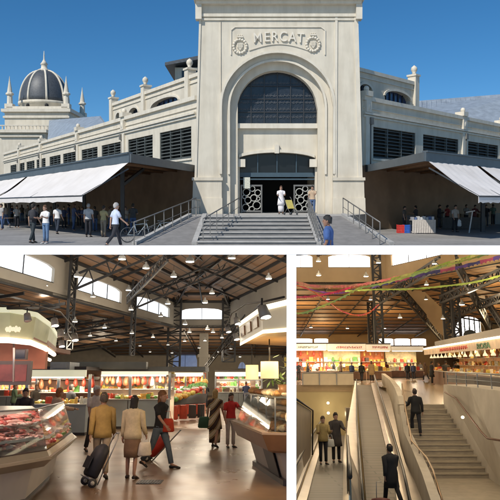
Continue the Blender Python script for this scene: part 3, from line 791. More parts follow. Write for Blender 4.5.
def rail(label, pts, h, nb, cat='railing', m=m_steel, r=.03, mids=1, group=None, name='railing', solid=None, pr=None):
    pts = [V(p) for p in pts]; t = thing(name, label, cat, pts[0], group=group); up = V((0, 0, 1))
    mb = MB(); mb.tube([p+up*h for p in pts], r, 8); mb.build('handrail', m, t)
    if mids:
        mb = MB()
        for k in range(mids): mb.tube([p+up*(h*(k+1)/(mids+1)) for p in pts], r*.5, 6)
        mb.build('mid_rail', m, t)
    L = [0]; 
    for p, q in zip(pts, pts[1:]): L.append(L[-1]+(q-p).length)
    for i in range(nb+1):
        s = L[-1]*i/nb; j = max(k for k in range(len(pts)-1) if L[k] <= s+1e-6); c = pts[j].lerp(pts[j+1], (s-L[j])/(L[j+1]-L[j]+1e-9))
        mb = MB(); mb.bar(c, c+up*h, (pr or r)*1.3); mb.build('post', m, t)
    if solid:
        mb = MB()
        for p, q in zip(pts, pts[1:]): mb.slab([p+up*.1, q+up*.1, q+up*(h-.12), p+up*(h-.12)], (0, .02, 0))
        mb.build('glass_panel', solid, t)
    return t
rail('steel railing climbing the outer left ramp from the bicycle', [(gx(134, 27.2), 27.2, 0.02), (gx(196, 33.8), 33.8, 1.12)], .95, 7)
rail('steel railing between the left ramp and the steps', [(gx(203, 27.3), 27.3, .16), (gx(239, 33.8), 33.8, 1.12)], .95, 6)
rail('steel railing on the right edge of the entrance steps', [(rx_(27.3)+.1, 27.3, .05), (rx_(33.8)+.1, 33.8, 1.15)], .95, 9, mids=3)
rail('steel railing down the outer right ramp', [(gx(380, 27.2), 27.2, .02), (gx(343, 34), 34, 1.12)], .95, 6)
rail('short steel railing by the left corner of the tower', [(gx(193, 34.5), 34.5, 1.12), (gx(200, 41), 41, 1.12)], .9, 4)

# bicycle
def bicycle(label, x, y, rz):
    t = thing('bicycle', label, 'bicycle', (x, y, 0), rz, local=True)
    for cx_ in (-.52, .52):
        mb = MB(); mb.tube([(cx_+.33*cos(2*pi*i/20), 0, .35+.33*sin(2*pi*i/20)) for i in range(21)], .022, 6)
        wh = mb.build('wheel', m_dark, t); mb = MB()
        for i in range(10): mb.bar((cx_, 0, .35), (cx_+.32*cos(pi*i/5), 0, .35+.32*sin(pi*i/5)), .006)
        mb.build('spokes', m_steel, wh)
    mb = MB(); B = [(-.52, 0, .35), (-.05, 0, .32), (-.2, 0, .8), (.38, 0, .85), (.52, 0, .35)]
    for i, j in ((0, 1), (0, 2), (1, 2), (1, 3), (2, 3), (3, 4)): mb.tube([B[i], B[j]], .02, 6)
    mb.build('frame', cmat((.25, .3, .33), .4), t)
    mb = MB(); mb.tube([(.38, 0, .85), (.36, 0, 1.0)], .015, 6); mb.tube([(.36, -.28, 1.0), (.36, .28, 1.0)], .016, 6); mb.build('handlebar', m_dark, t)
    mb = MB(); mb.box(-.32, -.08, -.06, .06, .9, .95); mb.tube([(-.2, 0, .8), (-.2, 0, .92)], .014, 6); mb.build('saddle', m_dark, t)
p = A.atz(146, 242); bicycle('bicycle leaning at the foot of the left ramp railing', p.x-.3, p.y-.2, .5)
p = A.atz(167, 240); bicycle('second bicycle further right along the left ramp railing', p.x-.2, p.y+.4, .6)

# crates and stall under the right canopy
def crate(label, x, y, z, col, s=.5, h=.35, rz=0.):
    t = thing('crate', label, 'crate', (x, y, z), rz, local=True); mb = MB()
    for a_, b_, c_, d_ in ((-s/2, s/2, -s/2, -s/2+.02), (-s/2, s/2, s/2-.02, s/2), (-s/2, -s/2+.02, -s/2+.02, s/2-.02), (s/2-.02, s/2, -s/2+.02, s/2-.02)):
        for k in range(4): mb.box(a_, b_, c_, d_, h*k/4+.01, h*(k+1)/4-.01)
    mb.box(-s/2+.021, s/2-.021, -s/2+.021, s/2-.021, 0, .02)
    mb.build('box', cmat(col, .5), t)
    for sx in (-1, 1):
        for sy in (-1, 1): mb = MB(); mb.box(sx*(s/2+.0)-.02, sx*s/2+.02, sy*s/2-.02, sy*s/2+.02, 0, h+.01); mb.build('corner_post', cmat(col, .5), t)
p = A.atz(400.5, 233)
crate('red plastic crate beside the blue one under the right canopy', p.x, p.y, 0, (.6, .04, .03), .36, .5); crate('blue plastic crate beside the red one under the right canopy', p.x+.39, p.y, 0, (.03, .12, .5), .36, .5)
def stall_table(label, u, v, wd, dp, cloth, items, name='market_table'):
    p = A.atz(u, v); t = thing(name, label, 'table', (p.x, p.y, 0), 0, local=True)
    mb = MB(); mb.box(-wd/2, wd/2, -dp/2, dp/2, .78, .82)
    mb.build('tabletop', cmat((.3, .28, .25)), t)
    mb = MB(); k = 20
    for i in range(k):
        xa, xb = -wd/2-.02+(wd+.04)*i/k, -wd/2-.02+(wd+.04)*(i+1)/k; ya, yb = -.03*(i % 2), -.03*((i+1) % 2)
        mb.prism([(xa, -dp/2-.03+ya, .05), (xb, -dp/2-.03+yb, .05), (xb, -dp/2-.02, .83), (xa, -dp/2-.02, .83)], (0, .01, 0))
    mb.build('cloth', cmat(cloth), t)
    for sx in (-1, 1):
        for sy in (-1, 1): q = MB(); q.box(sx*(wd/2-.06)-.02, sx*(wd/2-.06)+.02, sy*(dp/2-.06)-.02, sy*(dp/2-.06)+.02, 0, .78); q.build('leg', m_dark, t)
    return p
p = stall_table('long market table under white cloth right of the crates', 422, 233.5, 1.35, .8, (.5, .45, .4), 5)
rr = random.Random(9)
for i in range(8):
    b_ = MB(); x = -.6+i*.17; b_.box(x-.07, x+.07, -.2, .15, 0, .12+.1*rr.random()); b_.m = None
    o = b_.build('cloth_bundle', cmat(rr.choice([(.5, .5, .5), (.1, .15, .3), (.3, .3, .32), (.6, .6, .6)]))); o.matrix_world = P.M @ Matrix.Translation((p.x, p.y, .822)); tag(o, 'small folded bundle of goods on the cloth covered table right of the crates', 'bundle', 'bundles on the street table')
p = stall_table('dark market table far right under the canopy', 462, 229, 3.0, .8, (.09, .085, .08), 5)
p = A.atz(478, 233); 
mb = MB(); mb.bar((p.x-.55, p.y, 0), (p.x-.35, p.y, 1.3), .06); mb.bar((p.x-.75, p.y, 1.25), (p.x-.2, p.y, 1.35), .06)
solo('trestle', mb, cmat((.6, .58, .55)), 'pale slanted folding rack by the far right table', 'rack')

def per(u, v, rz, label, **k):
    p = P.atz(u, v, k.get('z', 0.)); return person(p.x, p.y, rz, label, **k)
W_ = (.72, .7, .68); BL = (.02, .02, .025); JN = (.06, .1, .2); TN = (.42, .33, .22)
per(33, 243, 2.6, 'person in dark vest and black trousers with a backpack left of the white topped woman', pose='stroll', top=('shirt', (.03, .03, .035)), low=('trousers', (.03, .04, .045)), h=1.76, skin=(.45, .27, .18))
q = A.atz(33, 243); bk = MB(); bk.loft([(0, 0, 0, .13, .07), (0, 0, .1, .15, .1), (0, 0, .35, .14, .09), (0, 0, .44, .08, .05)], 12); o = bk.build('backpack', cmat((.03, .03, .035)));
o.matrix_world = P.M @ Matrix.Translation((q.x+.08, q.y-.22, 1.05)); tag(o, 'black backpack worn by the dark vested person on the left', 'backpack')
per(46, 243.5, -.5, 'woman in white top and blue jeans facing the camera at left', pose='carry', top=('shirt', W_), low=('trousers', (.12, .2, .33)), hair=('long', (.12, .06, .03)), h=1.68, shoe=(.5, .5, .5))
per(57.5, 234, 2.9, 'person in white shirt and dark trousers behind the jeans woman', pose='stroll', top=('shirt', W_), low=('trousers', (.03, .04, .06)))
per(88.5, 237, 3.1, 'grey haired man in pale grey shirt at the awning edge', pose='stand', top=('shirt', (.42, .42, .42)), low=('trousers', BL), hair=('short', (.3, .3, .3)), h=1.76)
per(103.5, 237, 2.7, 'person in tan shirt under the left awning corner', pose='carry', top=('shirt', (.42, .34, .16)), low=('trousers', (.25, .2, .14)), h=1.66)
per(115.5, 247.5, 2.2, 'grey haired man in pale blue shirt and black trousers walking by the bicycles', pose='walk', top=('shirt', (.5, .55, .66)), low=('trousers', BL), hair=('short', (.38, .36, .34)), h=1.82)
per(281, 214, 0, 'woman in long white dress in the tower doorway', z=ZS+.03, top=('dress', (.78, .74, .74)), low=('long_skirt', (.78, .74, .74)), h=1.7, hair=('long', (.1, .05, .03)), pose='carry')
per(312.5, 215, -.3, 'person in tan top and blue trousers at the right gate', z=ZS, top=('shirt', (.5, .36, .24)), low=('trousers', (.08, .13, .24)), h=1.68, pose='arm')
# seated figure seen from the chest up in front of the right railing
o = person(gx(329, 13), 13.0, -1.8, 'dark haired person in blue shirt seen from the chest up before the right railing', pose='sit', top=('shirt', (.04, .09, .25)), low=('trousers', BL), h=1.5, z=.80, hair=('short', (.01, .01, .01)), skin=(.2, .1, .06))
# pushchair-like doorway trolley
p = A.atz(291, 215, ZS+.03)
t = thing('pushchair', 'light pushchair beside the woman in white in the doorway', 'pushchair', (p.x, p.y+.2, ZS+.03), .5, local=True)
mb = MB(); mb.slab([(-.2, 0, .35), (.2, 0, .35), (.2, .25, .8), (-.2, .25, .8)], (0, -.03, .03)); mb.slab([(-.2, -.25, .35), (.2, -.25, .35), (.2, 0, .35), (-.2, 0, .35)], (0, 0, .03)); mb.build('seat', cmat((.55, .45, .12)), t)
mb = MB()
for sx in (-.22, .22): mb.tube([(sx, -.3, .08), (sx, 0, .4), (sx, .35, .95), (sx, .45, 1.0)], .015, 6); mb.tube([(sx, .3, .08), (sx, 0, .4)], .015, 6)
mb.build('frame', m_steel, t)
for sx in (-.22, .22):
    for sy in (-.3, .3): mb = MB(); mb.tube([(sx-.015, sy, .08), (sx+.015, sy, .08)], .08, 12); mb.build('wheel', m_dark, t)
# shoppers deep in the shade, each of them its own figure
rr = random.Random(21); cols = [((.05, .05, .05), 'black'), ((.35, .3, .25), 'beige'), ((.2, .05, .04), 'dark red'), ((.05, .07, .15), 'navy'), ((.4, .38, .36), 'pale grey'), ((.12, .1, .08), 'brown')]
hs = [('short', 'short haired'), ('long', 'long haired'), ('bun', 'hair tied up')]
lft = [(6, 226), (12, 223), (17, 228), (22, 222), (28, 225), (38, 224), (64, 229), (69, 226), (74, 231), (79, 227), (95, 232), (110, 231), (126, 232), (133, 234), (2, 230), (51, 226), (119, 228), (83, 230)]
for i, (u, v) in enumerate(lft):
    c, cn = rr.choice(cols); hk, hn = rr.choice(hs)
    per(u, v, rr.uniform(0, 6.2), '%s shopper in %s under the left awning, %s from the left edge' % (hn, cn, ['first', 'second', 'third', 'fourth', 'fifth', 'sixth', 'seventh', 'eighth', 'ninth', 'tenth', 'eleventh', 'twelfth', 'thirteenth', 'fourteenth', 'fifteenth', 'sixteenth', 'seventeenth', 'eighteenth'][sorted(x[0] for x in lft).index(u)]),
        pose=rr.choice(['stand', 'carry', 'stroll', 'bagged']), top=('shirt', c), low=('trousers', rr.choice([BL, JN])), hair=(hk, rr.choice([(.02, .015, .01), (.1, .05, .03)])), h=rr.uniform(1.55, 1.78), far=True, group='shoppers under the left canopy')
per(439, 229, 1.2, 'person in dark jacket behind the cloth table under the right canopy', top=('jacket', BL), pose='carry', h=1.7, far=True)
per(455, 232, .3, 'woman in pale top holding a white bag under the right canopy', top=('shirt', (.4, .38, .36)), low=('trousers', BL), h=1.68, pose='bagged')
per(474, 227, .3, 'person in dark red behind the far right table', top=('jacket', (.12, .03, .03)), pose='work', h=1.7, far=True)
per(486, 227, -.3, 'person in black at the right edge under the awning', top=('jacket', BL), pose='work', h=1.72, far=True)
for i, (u, v, c, cn_, rz) in enumerate(((404, 230.5, (.1, .09, .08), 'brown', 1.), (416, 229.5, (.05, .05, .06), 'black', 4.), (447, 228.5, (.3, .05, .05), 'red', 2.), (466, 226, (.3, .28, .25), 'beige', .2), (493, 225.5, (.06, .1, .07), 'dark green', 3.3))):
    per(u, v, rz, 'person in %s top deep in the shade under the right canopy' % cn_, pose='carry' if i % 2 else 'stand', top=('shirt', c), low=('trousers', BL), h=1.6+.04*i, far=True)
rr = random.Random(77)
for i, (u, v) in enumerate(((410, 229.5), (429, 228.5), (446, 227), (463, 225.5), (481, 224.8), (497, 224))):
    p = A.atz(u, v); n_ = rr.randint(2, 4); cc = rr.choice([(.25, .16, .08), (.12, .12, .13), (.3, .3, .28)])
    for k in range(n_): crate('%s crate, %s up in the %s stack under the right canopy' % ({.25: 'brown', .12: 'dark grey', .3: 'pale grey'}[cc[0]], ['one', 'two', 'three', 'four'][k], ['first', 'second', 'third', 'fourth', 'fifth', 'sixth'][i]), p.x, p.y, k*.33, cc, .6, .32, rr.uniform(-.1, .1))
mb = MB(); p = A.atz(455, 232); mb.loft([(p.x+.25, p.y, .35, .1, .06), (p.x+.25, p.y, .4, .16, .09), (p.x+.25, p.y, .7, .13, .06), (p.x+.25, p.y, .82, .02, .01)], 10)
solo('carrier_bag', mb, cmat((.7, .7, .7)), 'white carrier bag hanging beside the pale topped woman under the right canopy', 'bag')
# cafe tables in the left shade
rr = random.Random(4)
ct = None
for i, (u, v) in enumerate(((10, 228), (30, 227), (45, 226), (66, 228), (93, 231), (128, 235))):
    p = A.atz(u, v)
    if ct is None:
        ct = thing('cafe_table', 'small dark cafe table in the shade under the left awning', 'table', tuple(p), local=True, group='cafe tables under the left awning')
        mb = MB(); mb.lathe((0, 0, 0), [(.4, .72), (.4, .75)], 16); mb.build('tabletop', cmat((.2, .12, .07)), ct)
        mb = MB(); mb.lathe((0, 0, 0), [(.25, 0), (.22, .03), (.04, .05), (.04, .72)], 12); mb.build('pedestal', m_dark, ct)
    else: copy(ct, tuple(p))
# =================================================================== L: market hall with the meat and bread counters
L = P = Place(378, 2.0, [('top', 250.0), ('right', 290.5)])
m_terr = mat('polished_terrazzo', (.215, .14, .085), .3, var=.35, scale=.5, spec=.32)
_t = m_terr.node_tree; _b = _t.nodes['Principled BSDF']
_n = _t.nodes.new('ShaderNodeTexNoise'); _n.inputs['Scale'].default_value = 1.3; _n.inputs['Detail'].default_value = 8
_r = _t.nodes.new('ShaderNodeMapRange'); _r.inputs[3].default_value = .2; _r.inputs[4].default_value = .42
_tc = _t.nodes.new('ShaderNodeTexCoord'); _t.links.new(_tc.outputs['Object'], _n.inputs[0]); _t.links.new(_n.outputs['Fac'], _r.inputs[0]); _t.links.new(_r.outputs[0], _b.inputs['Roughness'])
m_hallwall = mat('hall_plaster', (.34, .32, .28), .85, var=.1, scale=.5)
m_deck = brickmat('roof_boards', (.34, .20, .115), (.24, .14, .08), (.03, .02, .013), 40, .55, .6, ms=.04, bump=.1, noise=.3)
m_truss = mat('truss_steel', (.02, .021, .024), .5, var=.2)
m_pane = mat('daylit_pane', (.9, .93, 1), .4, var=0, emit=1.7, ecol=(.88, .94, 1.0))
m_lampglow = mat('lamp_glow', (1, .97, .88), .4, var=0, emit=9, ecol=(1, .93, .78))
m_lampmetal = mat('lamp_metal', (.32, .33, .33), .35, metal=.6)
m_white2 = mat('white_enamel', (.6, .6, .56), .35, var=.06)
m_counterwhite = mat('white_counter', (.5, .47, .42), .35, var=.08)
m_neon = mat('tube_glow', (1, .8, .7), .4, var=0, emit=2.6, ecol=(1, .72, .55))
m_warmtube = mat('warm_tube_glow', (1, .9, .7), .4, var=0, emit=8, ecol=(1, .85, .6))
m_glass = mat('clear_glass', (.9, .95, .95), .03, var=0, trans=1., spec=.5)
m_brownp = mat('brown_panel', (.22, .115, .06), .35, var=.15, scale=3)
m_darkp = mat('dark_panel', (.05, .04, .035), .4, var=.2)

g = MB(); g.quad((-34, -2, 0), (40, -2, 0), (60, 84, 0), (-60, 84, 0))
struct('hall_floor', g, m_terr)
ZB, ZT = 6.5, 8.9
def edgepts(u, v, u2, v2, z=ZB): return P.atz(u, v, z), P.atz(u2, v2, z)
def stripwall(name, label, a, b, z0, z1, wins, m, arch=.22, frame=m_truss, cat='wall', pane=m_pane, thick=.3):
    """vertical wall a->b with glazed openings (s0,s1,w0,w1)"""
    d = (b-a); Ln = d.length; d.normalize(); n = V((-d.y, d.x, 0))      # n points away from camera side
    fr = lambda p: a.xy.to_3d() + d.xy.to_3d()*p.x + n*p.y + V((0, 0, p.z))
    t = thing(name, label, cat, (a.x, a.y, 0)); mb = MB(); mb.m = fr; s = 0
    for s0, s1, w0, w1 in wins:
        mb.box(s, s0, 0, thick, z0, z1); mb.box(s0, s1, 0, thick, z0, w0); k = 10; c = (s0+s1)/2; r = (s1-s0)/2
        f = lambda x: w1-arch+arch*sqrt(max(0, 1-((x-c)/r)**2))
        for i in range(k):
            xa, xb = s0+(s1-s0)*i/k, s0+(s1-s0)*(i+1)/k
            mb._a([(xa, 0, f(xa)), (xb, 0, f(xb)), (xb, 0, z1), (xa, 0, z1), (xa, thick, f(xa)), (xb, thick, f(xb)), (xb, thick, z1), (xa, thick, z1)], [(0, 1, 2, 3), (7, 6, 5, 4), (0, 4, 5, 1), (2, 6, 7, 3)])
        s = s1
    mb.box(s, Ln, 0, thick, z0, z1); mb.build('plaster', m, t, clip=True)
    for s0, s1, w0, w1 in wins:
        q = MB(); q.m = fr; q.box(s0-.05, s1+.05, thick*.6, thick*.7, w0-.05, w1+.05); wo = q.build('window', pane, t, clip=True)
        q = MB(); q.m = fr; nn = max(2, int(round((s1-s0)/2.8)))
        for i in range(1, nn): x = s0+(s1-s0)*i/nn; q.box(x-.02, x+.02, .08, .14, w0, w1)
        q.box(s0, s1, .04, .1, w0-.01, w0+.06); q.build('glazing_bars', frame, wo, clip=True)
    return t, fr, d, n, Ln
def swin(a, b, u):
    d = (b-a).normalized(); k = (u-250)/F      # approx: ignores pitch, fixed below
    lo, hi = 0., (b-a).length
    for _ in range(40):
        mid = (lo+hi)/2
        if (P.px(a+d*mid)[0] < u) == (P.px(b)[0] > P.px(a)[0]): lo = mid
        else: hi = mid
    return lo
k1, k2 = P.atz(-12, 277.8, ZB), P.atz(175, 327, ZB); k3 = P.atz(229, 327, ZB); k4 = P.atz(296, 306, ZB)
wz = (7.15, 8.2)
w1 = [(0.01, swin(k1, k2, 53), *wz)] + [(swin(k1, k2, a), swin(k1, k2, b), *wz) for a, b in ((77, 121), (136, 169.5))]
for u, v, z in ((90, 338, 4.3), (205, 343, 4.3), (150, 340, 4.3), (255, 340, 4.2), (30, 318, 4.6), (195, 300, 6)):
    p = P.atz(u, v, z); pointl((p.x, min(p.y, 62), z-.35), 200, (1, .84, .62))
for x, y, z in ((-14, 62, 3.6), (-7, 66, 3.4), (-1, 64, 3.6), (6, 60, 3.6), (-18, 50, 3.6), (-3, 58, 4.2)): pointl((x, y, z), 300, (1, .84, .62))  # added fill lights without lamps, brightening the aisle roof
_, f1, d1_, n1, L1 = stripwall('clerestory_wall', 'long grey clerestory wall receding at left with three glowing windows', k1, k2, ZB, ZT, w1, m_hallwall)
_, f2, d2_, n2, L2 = stripwall('clerestory_wall', 'short grey clerestory wall facing the camera with one arched window', k2, k3, ZB, ZT, [(swin(k2, k3, 181), swin(k2, k3, 222), *wz)], m_hallwall)
_, f3, d3_, n3, L3 = stripwall('clerestory_wall', 'windowless grey clerestory wall at the right of the hall', k3, k4, ZB, ZT, [], m_hallwall)
def roofplane(name, label, fr, Ln, up_, length, slope, ext, n_purl, n_raft, z, ph=None):
    ph = ph or (.2 if up_ > 0 else .09)
    """up_: +1 rises inward (toward camera side), -1 falls outward"""
    t = thing(name, label, 'roof', fr(V((Ln/2, 0, z))))
    def pt(s, o): return fr(V((s, -o if up_ > 0 else o, z + (slope*o if up_ > 0 else -slope*o))))
    e = ext
    mb = MB(); mb.slab([pt(-e, 0), pt(Ln+e, 0), pt(Ln+e, length), pt(-e, length)], (0, 0, .15))
    me_ = mb; o = me_.build('boarding', m_deckd(fr), t, clip=True)
    mb = MB()
    for i in range(n_purl+1):
        q = length*i/n_purl; a, b = pt(-e, q), pt(Ln+e, q); mb.bar(a-V((0, 0, ph/2+.02)), b-V((0, 0, ph/2+.02)), .12, ph)
    mb.build('purlins', m_truss, t, clip=True)
    mb = MB()
    for i in range(n_raft+1):
        s = -e+(Ln+2*e)*i/n_raft; mb.bar(pt(s, 0)-V((0, 0, .3)), pt(s, length)-V((0, 0, .3)), .09, .16)
    mb.build('rafters', m_truss, t, clip=True)
_dk = {}
def m_deckd(fr):
    d = fr(V((1, 0, 0)))-fr(V((0, 0, 0))); a = round(atan2(d.y, d.x), 3)
    if (a, P.eye) not in _dk:
        m = m_deck.copy(); mp = [n for n in m.node_tree.nodes if n.type == 'MAPPING'][0]; mp.inputs['Rotation'].default_value = (0, 0, -a); _dk[(a, P.eye)] = m
    return _dk[(a, P.eye)]
roofplane('upper_roof', 'brown boarded upper roof over the left windows', f1, L1, 1, 22, .36, 0, 17, 4, ZT)
roofplane('upper_roof', 'brown boarded upper roof over the facing window', f2, L2, 1, 24, .30, 0, 14, 2, ZT)
roofplane('upper_roof', 'brown boarded upper roof at the right', f3, L3, 1, 22, .36, 7, 17, 6, ZT)
roofplane('aisle_roof', 'low brown boarded aisle roof beyond the left clerestory', f1, L1, -1, 26, .125, 6, 16, 9, ZB)
roofplane('aisle_roof', 'low brown boarded aisle roof at the far end', f2, L2, -1, 18, .10, 9, 8, 7, ZB)
roofplane('aisle_roof', 'low brown boarded aisle roof at the right', f3, L3, -1, 20, .125, 6, 12, 9, ZB)
# outer walls
bl, br = V((-42, 78, 0)), V((40, 78, 0))
su_ = lambda u: swin(bl, br, u)
z_ = lambda u, v: P.at(u, v, 78).z
stripwall('end_wall', 'grey end wall of the hall with an arched blue window', bl, br, 0, 9, [(su_(172), su_(196.5), z_(185, 368), z_(185, 347)), (su_(237), su_(247), z_(185, 369), z_(185, 362))], mat('end_wall_plaster', (.42, .37, .29), .85, var=.1), arch=1.6,
          pane=mat('blue_dusk_pane', (.1, .16, .3), .3, var=.4, scale=1.5, emit=.35, ecol=(.22, .32, .6)))
mb = MB(); mb.box(-42, -41.5, 3, 78, 0, 9); struct('side_wall', mb, m_hallwall)
for u0, u1, vb in ((198.5, 207, 392),):
    a, b = P.at(u0, vb, 62), P.at(u1, vb, 62); mb = MB(); mb.box(a.x, b.x, 62, 63, 0, 6.2); 
    mb.box(a.x-.15, b.x+.15, 61.9, 63.1, 3.9, 4.2)
    solo('wall_pier', mb, m_hallwall, 'beige masonry pier right of the blue arched window', 'pier')
def truss(label, p0, p1, w, n, t_=.09, name='lattice_truss', cat='truss', side=None, m=None):
    p0, p1 = V(p0), V(p1); d = (p1-p0).normalized()
    sd = V(side) if side else V((1, 0, 0)); sd = (sd-d*sd.dot(d)).normalized()*w/2
    t = thing(name, label, cat, p0); m = m or m_truss
    for s in (-1, 1): mb = MB(); mb.bar(p0+sd*s, p1+sd*s, t_*1.4); mb.build('chord', m, t, clip=True)
    mb = MB()
    for i in range(n):
        a = p0.lerp(p1, i/n); b = p0.lerp(p1, (i+1)/n); s = 1 if i % 2 else -1
        mb.bar(a+sd*s, b-sd*s, t_*.8); mb.bar(a+sd, a-sd, t_*.7)
    mb.build('lacing', m, t, clip=True)
def col_under(u, Y, wd, label, ztop, n=18, z0=0., group='columns'):
    b = P.at(u, 360, Y); truss(label, (b.x, Y, z0), (b.x, Y, ztop), wd, n, .1, 'lattice_column', 'column')
for u, lab in ((66, 'nearest dark lattice column at the left, between the first two windows'), (129, 'dark lattice column between the second and third windows')):
    lo = swin(k1, k2, u); q = f1(V((lo, -.35, 0))); truss(lab, (q.x, q.y, 3.6), (q.x, q.y, ZT+.5), .75, 12, .1, 'lattice_column', 'column', side=tuple(d1_))
    # knee truss rising inward
    e0 = f1(V((lo, -.4, ZB+.9))); e1 = f1(V((lo+1, -17, ZT+5.3)))
    truss('diagonal lattice truss rising from the column, %s' % lab.split(',')[0], e0, e1, .8, 16, .09, side=(0, 0, 1))
    e0 = f1(V((lo, .4, ZB-.2))); e1 = f1(V((lo-2, 14, ZB-2.6)))
    truss('low aisle truss beyond the %s' % lab.split(',')[0], e0, e1, .6, 12, .08, side=(0, 0, 1))
for kk, lab in ((k2, 'dark lattice column at the left end of the facing window'), (k3, 'dark lattice column at the right end of the facing window')):
    truss(lab, (kk.x, kk.y-.4, 1.0 if kk is k2 else 3.4), (kk.x, kk.y-.4, ZT+.6), 1.1, 14, .13, 'lattice_column', 'column')
    sx = 1 if kk is k2 else -.4
    truss('hip truss rising from the %s' % lab[5:], (kk.x, kk.y-.5, ZT-.2), (kk.x+sx*7, kk.y-20, ZT+6.2), .8, 16, .1, side=(0, 0, 1))
a = P.at(234, 333, 50); b = P.at(258, 308, 40)
for (u0, v0, Y0, u1, v1, Y1) in ((205, 368, 60, 245, 318, 46), (226, 345, 52, 262, 306, 36), (127, 300, 40, 168, 256, 29)):
    truss('slanting dark roof brace seen near %s' % {205: 'the far end column', 226: 'the bread stall roof', 127: 'the second lattice column'}[u0], P.at(u0, v0, Y0), P.at(u1, v1, Y1), .45, 14, .06, side=(0, 0, 1), name='roof_brace', cat='brace')

# pendant lamps
def lamp_proto(group, label, hgt, glow, col=None):
    t = thing('pendant_lamp', label, 'lamp', (0, 0, 0), local=True, group=group)
    mb = MB(); mb.lathe((0, 0, 0), [(.27, .02), (.3, .06), (.22, .26), (.1, .34), (.085, .52), (.02, .56)], 14); mb.build('shade', m_lampmetal, t)
    mb = MB(); mb.lathe((0, 0, 0), [(.26, .0), (.265, .018)], 14); mb.build('bulb', glow, t)
    mb = MB(); mb.tube([(0, 0, .56), (0, 0, hgt)], .012, 6); mb.build('cord', m_truss, t)
    return t
lampL = lamp_proto('pendant lamps under the hall roof', 'round metal pendant lamp glowing under the dark hall roof', 1.0, m_lampglow)
hi = [(122, 259.5), (173.6, 277), (128.5, 290.5), (93, 297), (45, 286), (29, 291), (77, 277), (231.7, 258.5), (268.7, 279), (212, 293.5), (146, 268.5), (131, 310), (167.7, 304), (160.8, 316.5), (190, 262), (205, 303)]
lo_ = [(104.5, 328), (75, 322), (131.8, 333.5), (153, 337.5), (185, 324.5), (189.4, 332.4), (184.6, 341.3), (207.5, 329.6), (213, 332.6), (205, 341), (199, 348), (90, 336), (116, 341), (140, 346), (64, 333), (168, 345), (222, 338), (231, 349), (218, 352), (240, 357), (150, 352), (172, 353)]
first = True
for i, (u, v) in enumerate(hi + lo_):
    z = 6.9 if i < 11 else (6.2 if i < len(hi) else 4.5)
    p = P.atz(u, v, z)
    if p.y > 66: p = P.at(u, v, 60)
    sc = .58 if i < len(hi) else .42
    if first: place(lampL, p, 0, .58); first = False; o = lampL
    else: o = copy(lampL, p, sc=sc)
for (u, v, z, pw) in ((122, 262, 6.8, 420), (45, 290, 6.8, 300), (212, 296, 6.8, 420), (268, 282, 6.6, 260), (104, 330, 4.4, 260), (185, 330, 4.4, 300)):
    p = P.atz(u, v, z); pointl((p.x, p.y, p.z-.35), pw*.38, (1, .88, .72))
for x, y in ((-1.5, 13), (-4, 20), (1.2, 24), (-7, 11)): pointl((x, y, 5.6), 78, (1, .86, .68))

# ---- counters
def poly_counter(t, pts, z0, z1, off, m, name):
    pass
def faceted(mb, pts, z0, z1, inset0=0., inset1=0., cen=None):
    """closed prism over plan polygon pts, tapering toward cen"""
    a = [V((p[0]+(cen[0]-p[0])*inset0, p[1]+(cen[1]-p[1])*inset0, z0)) for p in pts]; b = [V((p[0]+(cen[0]-p[0])*inset1, p[1]+(cen[1]-p[1])*inset1, z1)) for p in pts]
    n = len(pts); mb._a(a+b, [tuple(range(n)), tuple(range(2*n-1, n-1, -1))] + [(i, i+n, (i+1) % n+n, (i+1) % n) for i in range(n)])
# meat counter (left)
pA, pB, pC = P.atz(-14, 463, .86), P.atz(52, 452.5, .86), P.atz(77, 434, .86)
pD = V((pC.x-1.2, pC.y+3.2, 0)); pE = V((-9.5, pD.y+.5, 0)); pF = V((-9.5, pA.y+.1, 0)); cen = V((-6.6, 13.2))
plan = [(p.x, p.y) for p in (pF, pA, pB, pC, pD, pE)]
meat = thing('meat_counter', 'large angled butcher counter at left with a chilled glass display', 'counter', (pB.x, pB.y, 0))
mb = MB(); faceted(mb, plan, .12, .78, .14, .10, cen); mb.build('base', m_counterwhite, meat)
mb = MB(); faceted(mb, plan, 0, .118, .16, .16, cen); mb.build('kick_plate', m_darkp, meat)
mb = MB(); faceted(mb, plan, .64, .76, .04, .0, cen); faceted(mb, plan, .76, .80, .0, .0, cen); faceted(mb, plan, .80, .88, .015, .03, cen); mb.build('edge_trim', mat('trim_steel', (.42, .37, .28), .3, metal=.5), meat)
mb = MB(); q0 = P.atz(35, 480, 0); mb.box(q0.x-.25, q0.x+.35, pB.y+.32, pB.y+.8, 0, .7); mb.build('bracket', m_darkp, meat)
mb = MB(); faceted(mb, plan, .88, 1.34, .045, .27, cen); mb.build('display_bed', mat('bed_steel', (.42, .34, .3), .35, metal=.3), meat)
mb = MB()
for i in ((0, 1), (1, 2), (2, 3)):
    a_, b_ = V((*plan[i[0]], 0)), V((*plan[i[1]], 0)); c_ = V((*cen, 0))
    q = lambda p, k, z: p+(c_-p)*k+V((0, 0, z))
    mb.slab([q(a_, .03, .9), q(b_, .03, .9), q(b_, .10, 1.5), q(a_, .10, 1.5)], (0, .006, 0))
mb.build('glass_front', m_glass, meat)
mb = MB()
for i in ((0, 1), (1, 2), (2, 3)): mb.tube([q(V((*plan[i[0]], 0)), .10, 1.51), q(V((*plan[i[1]], 0)), .10, 1.51)], .015, 6)
mb.build('glass_rail', m_lampmetal, meat)
